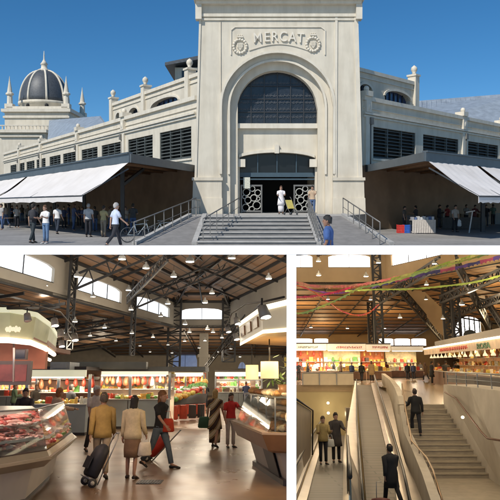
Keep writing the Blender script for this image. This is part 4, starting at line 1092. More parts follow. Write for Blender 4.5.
# meat cuts
rr = random.Random(31)
protos = []
mc = [((.52, .07, .06), 'dark red cut of meat lying in the chilled display', 'cut'), ((.72, .36, .30), 'pale pink cut of meat lying in the chilled display', 'cut'), ((.62, .18, .14), 'red marbled steak lying in the chilled display', 'cut'), ((.78, .6, .5), 'pale fatty joint lying in the chilled display', 'joint'), ((.2, .035, .025), 'nearly black red sausage coil in the display', 'sausage')]
for i, (c, lb, ct_) in enumerate(mc):
    mb = MB()
    if i == 4: mb.tube([(.09*cos(t*.7)*(1-t*.03), .07*sin(t*.7), .03+.004*t) for t in range(14)], .022, 8)
    else: mb.ball((0, 0, .03), .15, .1, .045, 14, jit=.22)
    o = mb.build('meat_cut', mat('meat', c, .28, var=.45, scale=14)); tag(o, lb, ct_, lb + 's'); protos.append(o)
used = set(); c3 = V((*cen, 0))
for (i0, i1, nn) in ((0, 1, 10), (1, 2, 14), (2, 3, 11)):
    a_, b_ = V((*plan[i0], 0)), V((*plan[i1], 0))
    rows = 7
    for r_ in range(rows):
        for j in range(nn):
            k = (j+rr.uniform(.2, .8))/nn; p = a_.lerp(b_, k); kk = .055+.20*(r_+rr.uniform(.2, .8))/rows; z = .89+(kk-.045)/.225*.46
            p = p + (c3-p)*kk; p.z = z+.01
            if P.px(p)[0] < -25: continue
            pi_ = rr.choice([0, 1, 1, 2, 2, 3, 4]); s_ = rr.uniform(.7, 1.25)
            if pi_ in used: o = copy(protos[pi_], p, rr.uniform(0, 6), s_)
            else: place(protos[pi_], p, rr.uniform(0, 6), s_); used.add(pi_)
# garnish and trays
gm = None
for i in range(34):
    i0 = rr.choice([0, 1, 1, 2]); a_, b_ = V((*plan[i0], 0)), V((*plan[i0+1], 0)); p = a_.lerp(b_, rr.random()); kk = rr.uniform(.06, .25); z = .89+(kk-.045)/.225*.46; p = p+(c3-p)*kk; p.z = z+.06
    if P.px(p)[0] < -20: continue
    if gm is None:
        mb = MB()
        for q_ in range(14):
            e = V((rr.uniform(-1, 1), rr.uniform(-1, 1), rr.uniform(0, .8))).normalized()*.07; f = e.cross(V((0, 0, 1))).normalized()*.04; mb.quad(V((0, 0, 0)), e*.5+f, e, e*.5-f)
        gm = mb.build('garnish', mat('lettuce', (.07, .16, .03), .5, var=.4, scale=9)); tag(gm, 'small green lettuce garnish between the meats', 'garnish', 'lettuce garnishes among the meat'); place(gm, p)
    else: copy(gm, p, rr.uniform(0, 6), rr.uniform(.8, 1.4))
tr_ = None
for i0, nn in ((0, 4), (1, 4), (2, 3)):
    a_, b_ = V((*plan[i0], 0)), V((*plan[i0+1], 0))
    for j in range(nn):
        for kk in (.10, .19):
            p = a_.lerp(b_, (j+.5)/nn); p = p+(c3-p)*kk; p.z = .89+(kk-.045)/.225*.46+.045
            if P.px(p)[0] < -30: continue
            az = atan2((b_-a_).y, (b_-a_).x)
            if tr_ is None:
                mb = MB(); mb.box(-.27, .27, -.17, .17, 0, .012); 
                for q_ in ((-.28, .28, -.185, -.17), (-.28, .28, .17, .185), (-.285, -.27, -.17, .17), (.27, .285, -.17, .17)): mb.box(*q_, 0, .04)
                tr_ = mb.build('tray', m_white2); tag(tr_, 'white tray set into the meat display', 'tray', 'white trays in the meat display'); place(tr_, p, az)
            else: copy(tr_, p, az)
            for q_ in range(5):
                pi_ = rr.choice([1, 2, 3, 4, 1]); copy(protos[pi_], p+V((rr.uniform(-.2, .2), rr.uniform(-.12, .12), .02)), rr.uniform(0, 6), rr.uniform(.5, .75))
# price tickets
tick = None
for i in range(22):
    i0 = rr.choice([0, 1, 1, 2]); a_, b_ = V((*plan[i0], 0)), V((*plan[i0+1], 0)); p = a_.lerp(b_, rr.random()); kk = rr.uniform(.07, .24); z = .89+(kk-.045)/.225*.46; p = p+(c3-p)*kk; p.z = z+.04
    if P.px(p)[0] < -20: continue
    if tick is None:
        mb = MB(); mb.slab([(-.05, 0, 0), (.05, 0, 0), (.05, .02, .07), (-.05, .02, .07)], (0, .003, 0)); tick = mb.build('price_ticket', mat('ticket_card', (.75, .72, .6), .6, var=.1)); tag(tick, 'small blank white price ticket standing among the meat', 'ticket', 'price tickets among the meat'); place(tick, p)
    else: copy(tick, p, rr.uniform(-.3, .3))
# meat stall sign ring and inner wall
sgn = thing('stall_sign', 'curved pale green lit fascia over the butcher counter', 'sign', P.at(20, 330, 12))
Yc = 12.0
top_ = [(-30, 311), (10, 311.5), (36, 316), (50, 326), (57, 337)]; bot_ = [(-30, 337), (10, 337.5), (32, 340), (46, 346), (55, 352.5)]
dep = [11.2, 11.3, 11.8, 13.2, 15.5]
tp = [P.at(u, v, y) for (u, v), y in zip(top_, dep)]; bt = [P.at(u, v, y+.15) for (u, v), y in zip(bot_, dep)]
mb = MB()
for i in range(4): mb.slab([bt[i], bt[i+1], tp[i+1], tp[i]], (-.05, .18, 0))
m_greenfascia = mat('green_fascia', (.50, .52, .36), .5, var=.2, scale=1.2, emit=.2, ecol=(.5, .55, .30))
mb.build('fascia', m_greenfascia, sgn)
mb = MB()
for i in range(4): mb.slab([tp[i]-V((0, .03, .02)), tp[i+1]-V((0, .03, .02)), tp[i+1]-V((0, .03, -.07)), tp[i]-V((0, .03, -.07))], (0, .12, 0))
mb.build('top_edge', mat('fascia_edge', (.7, .72, .55), .5, var=0, emit=.55, ecol=(.85, .88, .62)), sgn)
mb = MB()
for i in range(4): mb.tube([bt[i]-V((0, .06, .05)), bt[i+1]-V((0, .06, .05))], .05, 8)
mb.build('light_tube', m_neon, sgn)
mb = MB(); mb.slab([P.at(3, 331, 11.15), P.at(3, 331, 11.15)+V((.0, 0, 0)), P.at(3, 331, 11.15), P.at(3, 331, 11.15)], (0, 0, 0)) if False else None
base_ = P.at(11, 334, 11.1); mbt = MB(); M4 = Matrix.Translation(base_) @ Matrix.Rotation(pi/2, 4, 'X'); text_mb(mbt, 'carn', .16, .01, M4, .004) if False else None
mb = MB(); rr2 = random.Random(2)
for i in range(5): # illegible pale script on the fascia
    c = P.at(7+i*3.0, 329, 11.26); mb.ball(c, .035, .01, .04+.02*(i % 2), 8)
mb.tube([P.at(6, 331.5, 11.27), P.at(12, 330, 11.3), P.at(20, 331.5, 11.35)], .012, 6)
mb.build('script', mat('pale_script', (.8, .75, .5), .5, var=0, emit=.8, ecol=(.9, .85, .6)), sgn)
st_ = thing('butcher_booth', 'pink lit back wall and soffit of the butcher stall', 'booth', P.atz(10, 400, 0))
mb = MB(); a, b = P.at(-30, 366, 13.4), P.at(48, 366, 13.8); mb.box(a.x, b.x, 13.6, 13.75, 2.18, P.at(0, 338, 13.6).z); mb.build('wall_panel', mat('salmon_panel', (.55, .24, .15), .6, var=.15), st_)
mb = MB(); c1, c2_ = P.at(-30, 338, 12.), P.at(52, 351, 15.2); mb.slab([bt[0]+V((0, .1, .02)), bt[1]+V((0, .1, .02)), bt[2]+V((0, .1, .02)), bt[3]+V((0, .1, .02)), bt[4]+V((0, .1, .02)), V((bt[4].x, 17, bt[4].z)), V((bt[0].x, 17, bt[4].z))], (0, 0, .1)); mb.build('soffit', mat('stall_soffit', (.45, .25, .18), .6), st_)
mb = MB(); mb.tube([P.at(14, 338, 12.2), P.at(13.5, 382, 12.2)], .02, 6); mb.build('hanger_pole', m_lampmetal, st_)
mb = MB(); mb.tube([P.at(40, 356, 14.9), P.at(50, 360, 15.6)], .04, 8); mb.build('light_tube', m_neon, st_)
def screen(label, u0, u1, v0, v1, Y, pic=None):
    t = thing('monitor', label, 'screen', P.at(u0, v1, Y)); a, b = P.at(u0, v1, Y), P.at(u1, v0, Y); mb = MB(); mb.box(a.x, b.x, Y, Y+.12, a.z, b.z); mb.build('casing', m_darkp, t)
    mb = MB(); w_ = (b.x-a.x)*.1; mb.box(a.x+w_, b.x-w_, Y-.01, Y-.001, a.z+w_, b.z-w_); mb.build('display', pic or mat('off_screen', (.01, .01, .012), .15, var=0), t)
screen('dark hanging monitor on the salmon wall', 14, 26.5, 349, 359.5, 12.8)
screen('large dark panel with a red picture over the meat counter', -6, 31, 361, 385, 12.6, mat('red_picture', (.12, .03, .025), .4, var=.7, scale=2, emit=.02, ecol=(.5, .08, .08)))
area((P.at(15, 345, 12).x, 12.2, 2.55), 2.5, 34, (1, .66, .52), sy=1.2, name='fascia_light'); area((-5.2, 10.6, 2.6), 2.5, 95, (1, .8, .7), sy=.8, name='counter_light')

# spotlights in front of the fascias
def spot(label, u, v, Y, s=1., rz=0., on=False, group=None):
    p = P.at(u, v, Y); t = thing('spotlight', label, 'spotlight', p, rz, group=group, local=True)
    mb = MB(); s *= .62; mb.tube([(0, 0, 0), (.1*s, -.1*s, -.3*s)], [.14*s, .17*s], 12); mb.build('housing', mat('spot_grey', (.3, .3, .3), .5, metal=.3), t)
    mb = MB(); mb.tube([(.1*s, -.1*s, -.3*s), (.103*s, -.103*s, -.315*s)], .15*s, 12); mb.build('lens', m_lampglow if on else m_white2, t)
    mb = MB(); mb.tube([(0, 0, .0), (0, 0, .25*s)], .03*s, 6); mb.build('bracket', m_truss, t)
for i, (u, v, Y, s, on) in enumerate(((27, 314, 10.6, .6, False), (54, 319, 12, .7, True), (60, 330, 13, .7, False), (66, 334, 14, .6, False), (74, 334, 15, .8, True), (61, 341, 13, .6, True))):
    spot('grey spotlight by the green fascia, %s from the left' % ['first', 'second', 'third', 'fifth', 'sixth', 'fourth'][i], u, v, Y, s, on=on)
for i, (u, v, Y, s, on) in enumerate(((262, 307, 9.5, .85, True), (236, 318, 12, .6, True), (227, 327, 14, .6, True), (235, 334, 13, .6, True))):
    spot('grey spotlight by the cream fascia, %s' % ['the largest', 'just left of the panel corner', 'the leftmost', 'the lowest'][i], u, v, Y, s, on=on)
mb = MB(); mb.tube([P.at(226, 326, 14), P.at(232, 313, 12.5), P.at(246, 304, 11), P.at(262, 302, 9.7), P.at(284, 297, 8.6)], .016, 6)
solo('light_track', mb, m_truss, 'curved black track carrying the spotlights before the cream fascia', 'track')
mb = MB(); mb.tube([P.at(-4, 302, 10), P.at(30, 304, 11), P.at(60, 312, 13), P.at(76, 330, 15)], .018, 6); mb.tube([P.at(8, 308, 10.2), P.at(38, 308, 11.5)], .03, 6)
solo('light_track', mb, m_truss, 'dark track with cables above the green fascia', 'track')

# bread counter (right)
rA, rB, rC = P.atz(231, 421, .98), P.atz(262, 433.5, .98), P.atz(300, 434.5, .98)
rD = V((rC.x, rC.y+3.5, 0)); rE = V((rA.x+.8, rA.y+2.4, 0)); cr = V((2.6, 14.6))
planr = [(p.x, p.y) for p in (rA, rB, rC, rD, rE)]
bread = thing('bread_counter', 'angled bakery counter at right with brown band and pale panels', 'counter', (rB.x, rB.y, 0))
mb = MB(); faceted(mb, planr, .10, .66, .2, .14, cr); mb.build('base', mat('pale_base', (.42, .38, .32), .4, var=.08), bread, clip=True)
mb = MB(); faceted(mb, planr, 0, .098, .17, .17, cr); mb.build('kick_plate', m_darkp, bread, clip=True)
mb = MB(); faceted(mb, planr, .62, .66, .08, .05, cr); faceted(mb, planr, .66, .96, .05, .0, cr); mb.build('brown_band', m_brownp, bread, clip=True)
mb = MB(); faceted(mb, planr, .96, 1.0, .0, .0, cr); mb.build('top_edge', mat('top_edge', (.4, .28, .18), .25), bread, clip=True)
aa, bb = V((*planr[1], 0)), V((*planr[2], 0)); mb = MB()
c4 = V((*cr, 0)); 
for k0, k1_ in ((-.0, .22),):
    a_, b_ = V((*planr[0], 0)).lerp(aa, .55), V((*planr[0], 0)).lerp(aa, .86); mb.slab([a_+(c4-a_)*.19+V((0, 0, .1)), b_+(c4-b_)*.19+V((0, 0, .1)), b_+(c4-b_)*.13+V((0, 0, .62)), a_+(c4-a_)*.13+V((0, 0, .62))], (-.02, -.03, 0))
mb.build('dark_panel', m_darkp, bread, clip=True)
mb = MB()
a0_ = V((*planr[0], 0))
for a_, b_ in ((a0_, aa), (aa, bb)):
    mb.slab([a_+(c4-a_)*.05+V((0, 0, 1.0)), b_+(c4-b_)*.05+V((0, 0, 1.0)), b_+(c4-b_)*.12+V((0, 0, 1.6)), a_+(c4-a_)*.12+V((0, 0, 1.6))], (0, .006, 0))
mb.build('glass_front', m_glass, bread, clip=True)
mb = MB()
for z, kk in ((1.18, .2), (1.42, .24)): faceted(mb, planr, z, z+.015, kk, kk, cr)
faceted(mb, planr, 1.62, 1.65, .1, .1, cr)
mb.build('glass_shelves', mat('shelf_glass', (.35, .4, .38), .1, alpha=.35, var=0), bread, clip=True)
for k in range(5):
    p = a0_.lerp(aa, k/4) if k < 5 else aa; p = p+(c4-p)*.11; mb = MB(); mb.bar((p.x, p.y, 1.0), (p.x, p.y, 1.63), .03); mb.build('post', m_lampmetal, bread, clip=True)
# loaves
bcol = [((.5, .27, .1), 'golden brown loaf on the bakery shelves'), ((.62, .45, .24), 'pale floury roll on the bakery shelves'), ((.3, .13, .05), 'dark crusted loaf on the bakery shelves'), ((.72, .6, .42), 'cream coloured pastry on the bakery shelves')]
pr = []
for i, (c, lb) in enumerate(bcol):
    mb = MB(); mb.ball((0, 0, .045), .13 if i != 1 else .08, .07, .055, 12, jit=.06); 
    if i == 0:
        for q_ in (-.06, 0, .06): mb.bar((q_-.01, -.04, .1), (q_+.02, .04, .1), .012)
    o = mb.build('loaf', mat('crust', c, .6, var=.35, scale=16)); tag(o, lb, 'bread', lb+'s'); pr.append(o)
used = set()
for r_, (kk, z) in enumerate(((.12, 1.002), (.2, 1.002), (.28, 1.002), (.24, 1.2), (.31, 1.2), (.28, 1.44), (.34, 1.44), (.15, 1.652), (.22, 1.652))):
    for a_, b_, nn in ((a0_, aa, 9), (aa, bb, 7)):
        for j in range(nn):
            p = a_.lerp(b_, (j+.5)/nn); p = p+(c4-p)*kk
            if P.px(p)[0] > 289: continue
            i = rr.choice([0, 0, 1, 2, 3, 1]); q = (p.x, p.y, z)
            if z > 1.6 and rr.random() < .3: continue
            if i in used: copy(pr[i], q, rr.uniform(0, 3), rr.uniform(.8, 1.3))
            else: place(pr[i], q, rr.uniform(0, 3)); used.add(i)
# bread stall fascia
fas = thing('stall_sign', 'cream lit angular fascia over the bakery counter with wooden soffit', 'sign', P.at(262, 330, 10))
ft = [P.at(239, 325, 13), P.at(262, 309, 10.2), P.at(300, 300, 9.2)]; fb = [P.at(240, 343, 13.1), P.at(263, 330, 10.3), P.at(300, 327, 9.3)]
mb = MB()
for i in range(2): mb.slab([fb[i], fb[i+1], ft[i+1], ft[i]], (.04, .1, 0))
mb.build('fascia', mat('cream_fascia', (.6, .54, .42), .45, var=.08, emit=.22, ecol=(.9, .78, .55)), fas, clip=True)
mb = MB()
for i in range(2): mb.slab([ft[i]-V((0, .03, .03)), ft[i+1]-V((0, .03, .03)), ft[i+1]+V((0, -.03, .05)), ft[i]+V((0, -.03, .05))], (0, .12, 0)); mb.slab([fb[i]-V((0, .03, .05)), fb[i+1]-V((0, .03, .05)), fb[i+1]+V((0, -.03, .0)), fb[i]+V((0, -.03, .0))], (0, .12, 0))
mb.build('lit_edge', mat('lit_edge', (1, .95, .8), .5, var=0, emit=2.2, ecol=(1, .85, .55)), fas, clip=True)
mb = MB(); mb.slab([fb[0]+V((0, .1, 0)), fb[1]+V((0, .1, 0)), fb[2]+V((0, .1, 0)), V((6.5, 16, fb[2].z)), V((2.2, 16, fb[0].z))], (0, 0, .06)); mb.build('soffit', mat('gold_soffit', (.5, .30, .11), .4, var=.15, scale=2), fas, clip=True)
for k in range(3):
    u0 = .15+k*.28; a_ = fb[0].lerp(fb[1], u0); b_ = fb[0].lerp(fb[1], u0+.16); a2 = ft[0].lerp(ft[1], u0); b2 = ft[0].lerp(ft[1], u0+.16)
    mb = MB(); mb.slab([a_.lerp(a2, .25), b_.lerp(b2, .25), b_.lerp(b2, .75), a_.lerp(a2, .75)], (-.03, -.03, 0)); mb.build('letter_panel', m_brownp, fas)
for i, (u, v) in enumerate(((272, 337), (277, 342), (283, 341), (285, 334))):
    p = P.at(u, v-3, 11+.4*i); mb = MB(); mb.lathe((p.x, p.y, fb[1].z-.03), [(.06, 0), (.07, .02)], 10); mb.build('downlight', m_lampglow, fas)
area((P.at(268, 350, 11.6).x, 12.2, 2.55), 1.2, 40, (1, .72, .42), name='bakery_light')
for i, (u0, u1, v0, v1, Y) in enumerate(((245.5, 258.5, 365, 379.5, 13.5), (260.5, 278.5, 361.5, 378.5, 12))):
    a, b = P.at(u0, v1, Y), P.at(u1, v0, Y); c = (a.x+b.x)/2; r = (b.x-a.x)/2
    t = thing('drum_lamp', ['smaller cream drum lamp hanging over the bread, left one', 'larger cream drum lamp hanging over the bread, right one'][i], 'lamp', (c, Y, a.z))
    mb = MB(); mb.lathe((c, Y, a.z), [(r, 0), (r*.97, b.z-a.z)], 20); mb.build('lamp_shade', mat('glowing_shade', (.8, .65, .35), .7, var=.1, emit=1.0, ecol=(1, .72, .32)), t)
    mb = MB(); mb.tube([(c, Y, b.z), (c, Y, P.at(c, 342, Y).z if False else b.z+.42)], .012, 6); mb.build('cord', m_truss, t)
    l = bpy.data.lights.new('lamp_or_fill_light', 'POINT'); l.energy = 14; l.color = (1, .7, .35); l.shadow_soft_size = r; lo2 = bpy.data.objects.new('lamp_or_fill_light', l); COL.objects.link(lo2); lo2.matrix_world = P.M @ Matrix.Translation((c, Y-.0, a.z-.25))
# leafy plant at the bakery right edge
t = thing('potted_plant', 'green leafy plant on the bakery counter at the right edge', 'plant', P.at(282, 385, 12.4))
mb = MB(); c = P.at(283, 386, 12.4); mb.lathe((c.x, c.y, c.z-.12), [(.08, 0), (.1, .15)], 10); mb.build('pot', m_brownp, t)
mb = MB()
for i in range(60):
    d = V((rr.gauss(0, .16), rr.gauss(0, .12), abs(rr.gauss(.12, .14)))); p = c+d; e = V((rr.uniform(-1, 1), rr.uniform(-1, 1), rr.uniform(-.5, .6))).normalized()*.09; f = e.cross(V((0, 0, 1))).normalized()*.03
    mb.quad(p-e, p+f, p+e, p-f)
mb.build('foliage', mat('leaf', (.06, .12, .025), .5, var=.4, scale=8), t)

# ---- middle and back stalls
def booth(label, u0, u1, Y, v_c, v_f0, v_f1, base_m, fas_m, back_m, lamp=60, dep_=2.2, fname='market_stall', nlights=2, lightcol=(1, .85, .65), sheet=None, tube=None, posts=True):
    """counter front at depth Y: counter top seen at pixel row v_c, fascia between rows v_f0 (top) and v_f1"""
    a, b = P.at(u0, v_c, Y), P.at(u1, v_c, Y); ft_, fb_ = P.at(u0, v_f0, Y).z, P.at(u0, v_f1, Y).z
    t = thing(fname, label, 'stall', (a.x, Y, 0))
    mb = MB(); mb.box(a.x, b.x, Y, Y+.7, .1, a.z-.04); mb.build('counter', base_m, t, clip=True)
    mb = MB(); mb.box(a.x-.04, b.x+.04, Y-.06, Y+.76, a.z-.038, a.z); mb.build('counter_top', m_counterwhite, t, clip=True)
    mb = MB(); mb.box(a.x, b.x, Y+.04, Y+.6, 0, .098); mb.build('kick_plate', m_darkp, t, clip=True)
    mb = MB(); n = max(2, int((b.x-a.x)/1.6))
    for i in range(1, n): x = a.x+(b.x-a.x)*i/n; mb.box(x-.015, x+.015, Y-.008, Y+.01, .12, a.z-.06)
    mb.build('panel_joints', m_darkp, t, clip=True)
    mb = MB(); mb.box(a.x, b.x, Y-.3, Y-.15, fb_, ft_); mb.build('fascia', fas_m, t, clip=True)
    mb = MB(); mb.box(a.x-.02, b.x+.02, Y-.34, Y+dep_, ft_+.002, ft_+.12); mb.build('roof', m_darkp, t, clip=True)
    mb = MB(); mb.box(a.x, b.x, Y+dep_-.15, Y+dep_, 0, ft_); mb.build('back_wall', back_m, t, clip=True)
    mb = MB(); mb.tube([(a.x+.1, Y-.1, fb_+.0), (b.x-.1, Y-.1, fb_+.0)], .045, 8); mb.build('light_tube', tube or m_warmtube, t, clip=True)
    if posts:
        for i in range(n+1):
            x = a.x+(b.x-a.x)*i/n; q = MB(); q.box(x-.05, x+.05, Y+.35, Y+.45, a.z, fb_+.1); q.build('post', m_lampmetal, t, clip=True)
    mb = MB()
    for z in (a.z+.35, a.z+.85): mb.box(a.x+.05, b.x-.05, Y+dep_-.55, Y+dep_-.16, z, z+.03)
    mb.build('shelves', m_counterwhite, t, clip=True)
    for i in range(nlights):
        x = a.x+(b.x-a.x)*(i+.5)/nlights; area((x, Y+.9, fb_-.02), .5, lamp, lightcol, sy=(b.x-a.x)/nlights*.8 if False else .5, name='stall_light')
    return dict(a=a, b=b, Y=Y, dep=dep_, zc=a.z, zf=fb_)
# goods: one mesh per kind, copied
GOODS = {}
def goods(kind, col, label, cat, group, q, rz=0., s=1.):
    key = (kind, col, P.eye, group)
    if key not in GOODS:
        mb = MB()
        if kind == 'box': mb.box(-.11, .11, -.06, .06, 0, .24); mb.box(-.08, .08, -.065, -.061, .06, .16)
        if kind == 'jar': mb.lathe((0, 0, 0), [(.06, 0), (.07, .03), (.07, .16), (.045, .19), (.05, .2), (.05, .24)], 10)
        if kind == 'ham': mb.lathe((0, 0, -.62), [(.03, 0), (.1, .06), (.13, .18), (.1, .34), (.045, .5), (.03, .62)], 10)
        if kind == 'round': mb.ball((0, 0, .07), .1, .1, .075, 10, jit=.08)
        if kind == 'cheese': mb.lathe((0, 0, 0), [(.14, 0), (.16, .02), (.16, .1), (.14, .12)], 14)
        if kind == 'poster': mb.box(-.4, .4, 0, .02, 0, .55)
        o = mb.build({'box': 'packet', 'jar': 'jar', 'ham': 'cured_ham', 'round': 'produce', 'cheese': 'cheese_wheel', 'poster': 'picture_board'}[kind], mat('goods', col, .45, var=.4, scale=11)); tag(o, label, cat, group)
        place(o, q, rz, s); GOODS[key] = o; return o
    return copy(GOODS[key], q, rz, s)
cn = {(.55, .06, .03): 'red', (.75, .7, .62): 'white', (.7, .4, .08): 'orange', (.12, .3, .06): 'green', (.6, .5, .3): 'straw coloured', (.35, .14, .06): 'brown', (.7, .55, .12): 'yellow', (.1, .06, .04): 'dark'}
def fill(B, kinds, cols, where, seed, step=.3, maxn=60, rows=('counter', 'shelf', 'shelf2'), gs=1.):
    r = random.Random(seed); W = B['b'].x-B['a'].x; n = int(W/step)
    for row in rows:
        for i in range(min(n, maxn)):
            x = B['a'].x+(i+.5)*W/min(n, maxn)
            if P is L and P.px((x, B['Y'], 1))[0] > 286: continue
            k = r.choice(kinds); c = r.choice(cols)
            y, z = {'counter': (B['Y']+.2+r.uniform(0, .3), B['zc']+.003), 'shelf': (B['Y']+B['dep']-.36, B['zc']+.383), 'shelf2': (B['Y']+B['dep']-.36, B['zc']+.883), 'hang': (B['Y']+B['dep']-.7, B['zf']+.05)}[row]
            if k == 'ham' and row != 'hang': k = 'box'
            kn = {'box': 'packet', 'jar': 'jar', 'ham': 'cured ham', 'round': 'rounded produce item', 'cheese': 'cheese wheel'}[k]
            goods(k, c, '%s %s displayed %s' % (cn[c], kn, where), kn.split()[-1] if k != 'round' else 'produce', '%s %ss %s' % (cn[c], kn, where), (x, y, z), r.uniform(-.2, .2), gs*r.uniform(.6, 1.1)*(.95 if k != 'ham' else .8))
red, wht, org, grn, strw, brn, yel, drk = list(cn)
m_bluewhite = mat('bluish_counter', (.36, .40, .40), .4, var=.08)
m_pinkwall = mat('glowing_stall_wall', (.62, .48, .36), .6, var=.35, scale=1.4, emit=.1, ecol=(1, .75, .5))  # back wall also emits faintly, lamp light put into its material
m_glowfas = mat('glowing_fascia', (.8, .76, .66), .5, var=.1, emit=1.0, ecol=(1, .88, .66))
m_greyfas = mat('grey_fascia', (.16, .17, .16), .5, var=.2)
m_redfront = mat('red_crates_front', (.42, .05, .02), .5, var=.35, scale=3)
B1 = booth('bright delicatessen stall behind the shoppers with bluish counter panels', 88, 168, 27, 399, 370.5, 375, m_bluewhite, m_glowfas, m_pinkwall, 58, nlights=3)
fill(B1, ['box', 'jar', 'cheese', 'round'], [red, wht, strw, brn, yel, org], 'in the bright delicatessen stall', 1, .13, maxn=90); fill(B1, ['ham'], [brn, wht], 'in the bright delicatessen stall', 11, .34, rows=('hang',))
B2 = booth('low stall behind the butcher counter under a white light box', 22, 86, 24, 404, 370, 377, m_bluewhite, mat('white_light_box', (.7, .68, .55), .5, var=.1, emit=.55, ecol=(.95, .9, .62)), mat('dim_brown_stall_wall', (.3, .16, .1), .6, var=.4), 48, nlights=2)
fill(B2, ['box', 'jar', 'round'], [red, wht, grn, brn, org], 'in the stall under the white light box', 2, .19)
B3 = booth('red fronted produce stall right of the delicatessen', 166, 203, 36, 398, 372.5, 375.5, m_redfront, m_glowfas, mat('glowing_goods_wall', (.5, .12, .06), .6, var=.7, scale=3.5, emit=.1, ecol=(1, .4, .2)), 60, nlights=2)  # faint red emission in the goods wall stands for stall light
fill(B3, ['round', 'box'], [red, grn, org, yel], 'in the red fronted produce stall', 3, .17, rows=('counter', 'shelf', 'shelf2'))
B4 = booth('distant pale lit stall right of the blue window', 215, 262, 46, 392, 372, 375.5, m_greyfas, m_glowfas, mat('glowing_pale_back', (.55, .5, .42), .6, var=.5, scale=2, emit=.35, ecol=(1, .9, .7)), 80, nlights=2)  # back wall glows by itself to look lit from inside
fill(B4, ['box', 'jar'], [wht, drk, strw, grn], 'in the distant pale lit stall', 4, .27)
B5 = booth('far lit stall at the left behind the light box', -20, 60, 42, 396, 372, 376, m_greyfas, m_greyfas, mat('glowing_far_back', (.5, .32, .2), .6, var=.5, scale=2, emit=.12, ecol=(1, .7, .45)), 80, nlights=3)  # weak emission in the back wall imitates its stall lighting
fill(B5, ['box', 'jar', 'round'], [wht, red, strw, brn], 'in the far left lit stall', 5, .3)
fill(B1, ['jar', 'box', 'round', 'cheese'], [red, grn, brn, org, yel], 'in the bright delicatessen stall', 12, .15, maxn=90, rows=('counter', 'shelf2'))
fill(B1, ['ham'], [brn, red], 'in the bright delicatessen stall', 13, .27, rows=('hang',))
fill(B2, ['jar', 'box', 'round', 'cheese'], [red, brn, org, yel, wht], 'in the stall under the white light box', 14, .17, maxn=70); fill(B2, ['ham'], [brn, red], 'in the stall under the white light box', 15, .3, rows=('hang',))
fill(B3, ['round', 'box', 'jar'], [red, grn, org, yel, wht], 'in the red fronted produce stall', 16, .17, maxn=70); fill(B3, ['ham'], [red, org], 'in the red fronted produce stall', 17, .3, rows=('hang',))
fill(B4, ['box', 'jar', 'round'], [red, drk, grn, brn], 'in the distant pale lit stall', 18, .25, gs=1.6); fill(B5, ['box', 'jar', 'round'], [red, drk, org, brn], 'in the far left lit stall', 19, .27, gs=1.5)
# dark service duct above the middle stalls
a, b = P.at(84, 371, 26), P.at(205, 371, 26); mb = MB(); mb.box(a.x, b.x, 26.2, 28.5, P.at(84, 371.2, 26).z, P.at(84, 366.5, 26).z); mb.box(a.x-1, a.x+2.5, 25.7, 26.18, P.at(84, 369, 26).z, P.at(84, 362, 26).z)
solo('service_duct', mb, m_greyfas, 'long dark grey duct above the delicatessen stall', 'duct')
a, b = P.at(50, 369.5, 23), P.at(70, 362, 23); mb = MB(); mb.box(a.x, b.x, 23, 24.3, a.z, b.z); mb.box(a.x+.1, b.x-.1, 22.95, 22.998, a.z+.05, b.z-.05)
solo('air_unit', mb, mat('pale_unit', (.35, .38, .4), .5, var=.2), 'pale grey air unit above the white light box', 'air unit')
# fruit stand
fs = thing('fruit_stand', 'sloping fruit stand on red crates left of the striped dress woman', 'stand', P.atz(188, 421, 0))
a, b = P.atz(168.5, 422, 0), P.atz(205, 419, 0); 
mb = MB(); mb.slab([(a.x, a.y, .75), (b.x, b.y, .75), (b.x, b.y+1.4, 1.15), (a.x, a.y+1.4, 1.15)], (0, 0, .05)); mb.build('sloping_board', m_darkp, fs)
for k in range(4):
    x = a.x+(b.x-a.x)*(k+.12)/4; y = a.y+(b.y-a.y)*(k+.1)/4; mb = MB(); mb.box(x, x+(b.x-a.x)/4*.85, y-.03, y+.5, .1, .72); mb.build('front_panel', m_redfront if k < 2 else m_darkp, fs)
for sx in (a.x+.05, b.x-.05): mb = MB(); mb.bar((sx, a.y+.6, 0), (sx, a.y+.6, .75), .07); mb.build('leg', m_truss, fs)
fr_ = [grn, org, yel, red, wht, grn]
for i in range(9):
    for j in range(5):
        for k in range(2):
            x = a.x+(b.x-a.x)*(i+rr.uniform(.2, .8))/9; y = a.y+(b.y-a.y)*i/9+1.4*(j+rr.uniform(.2, .8))/5; z = .80+.4*(y-a.y)/1.4
            c = fr_[(i//2+j) % 6]; goods('round', c, '%s fruit heaped on the sloping fruit stand' % cn[c], 'fruit', '%s fruits on the fruit stand' % cn[c], (x, y, z), rr.uniform(0, 3), rr.uniform(1.2, 1.7))
# floor grate
p = P.atz(150, 482, .004); t = thing('floor_grate', 'dark metal drain grate set in the polished floor', 'grate', p, local=True); mb = MB(); mb.box(-.24, .24, -.24, .24, 0, .006); mb.build('frame', mat('grate_dark', (.03, .03, .03), .5), t)
mb = MB()
for i in range(8): x = -.2+i*.057; mb.box(x-.012, x+.012, -.2, .2, .0062, .012)
mb.build('bars', mat('grate_bar', (.09, .08, .07), .4, metal=.6), t)

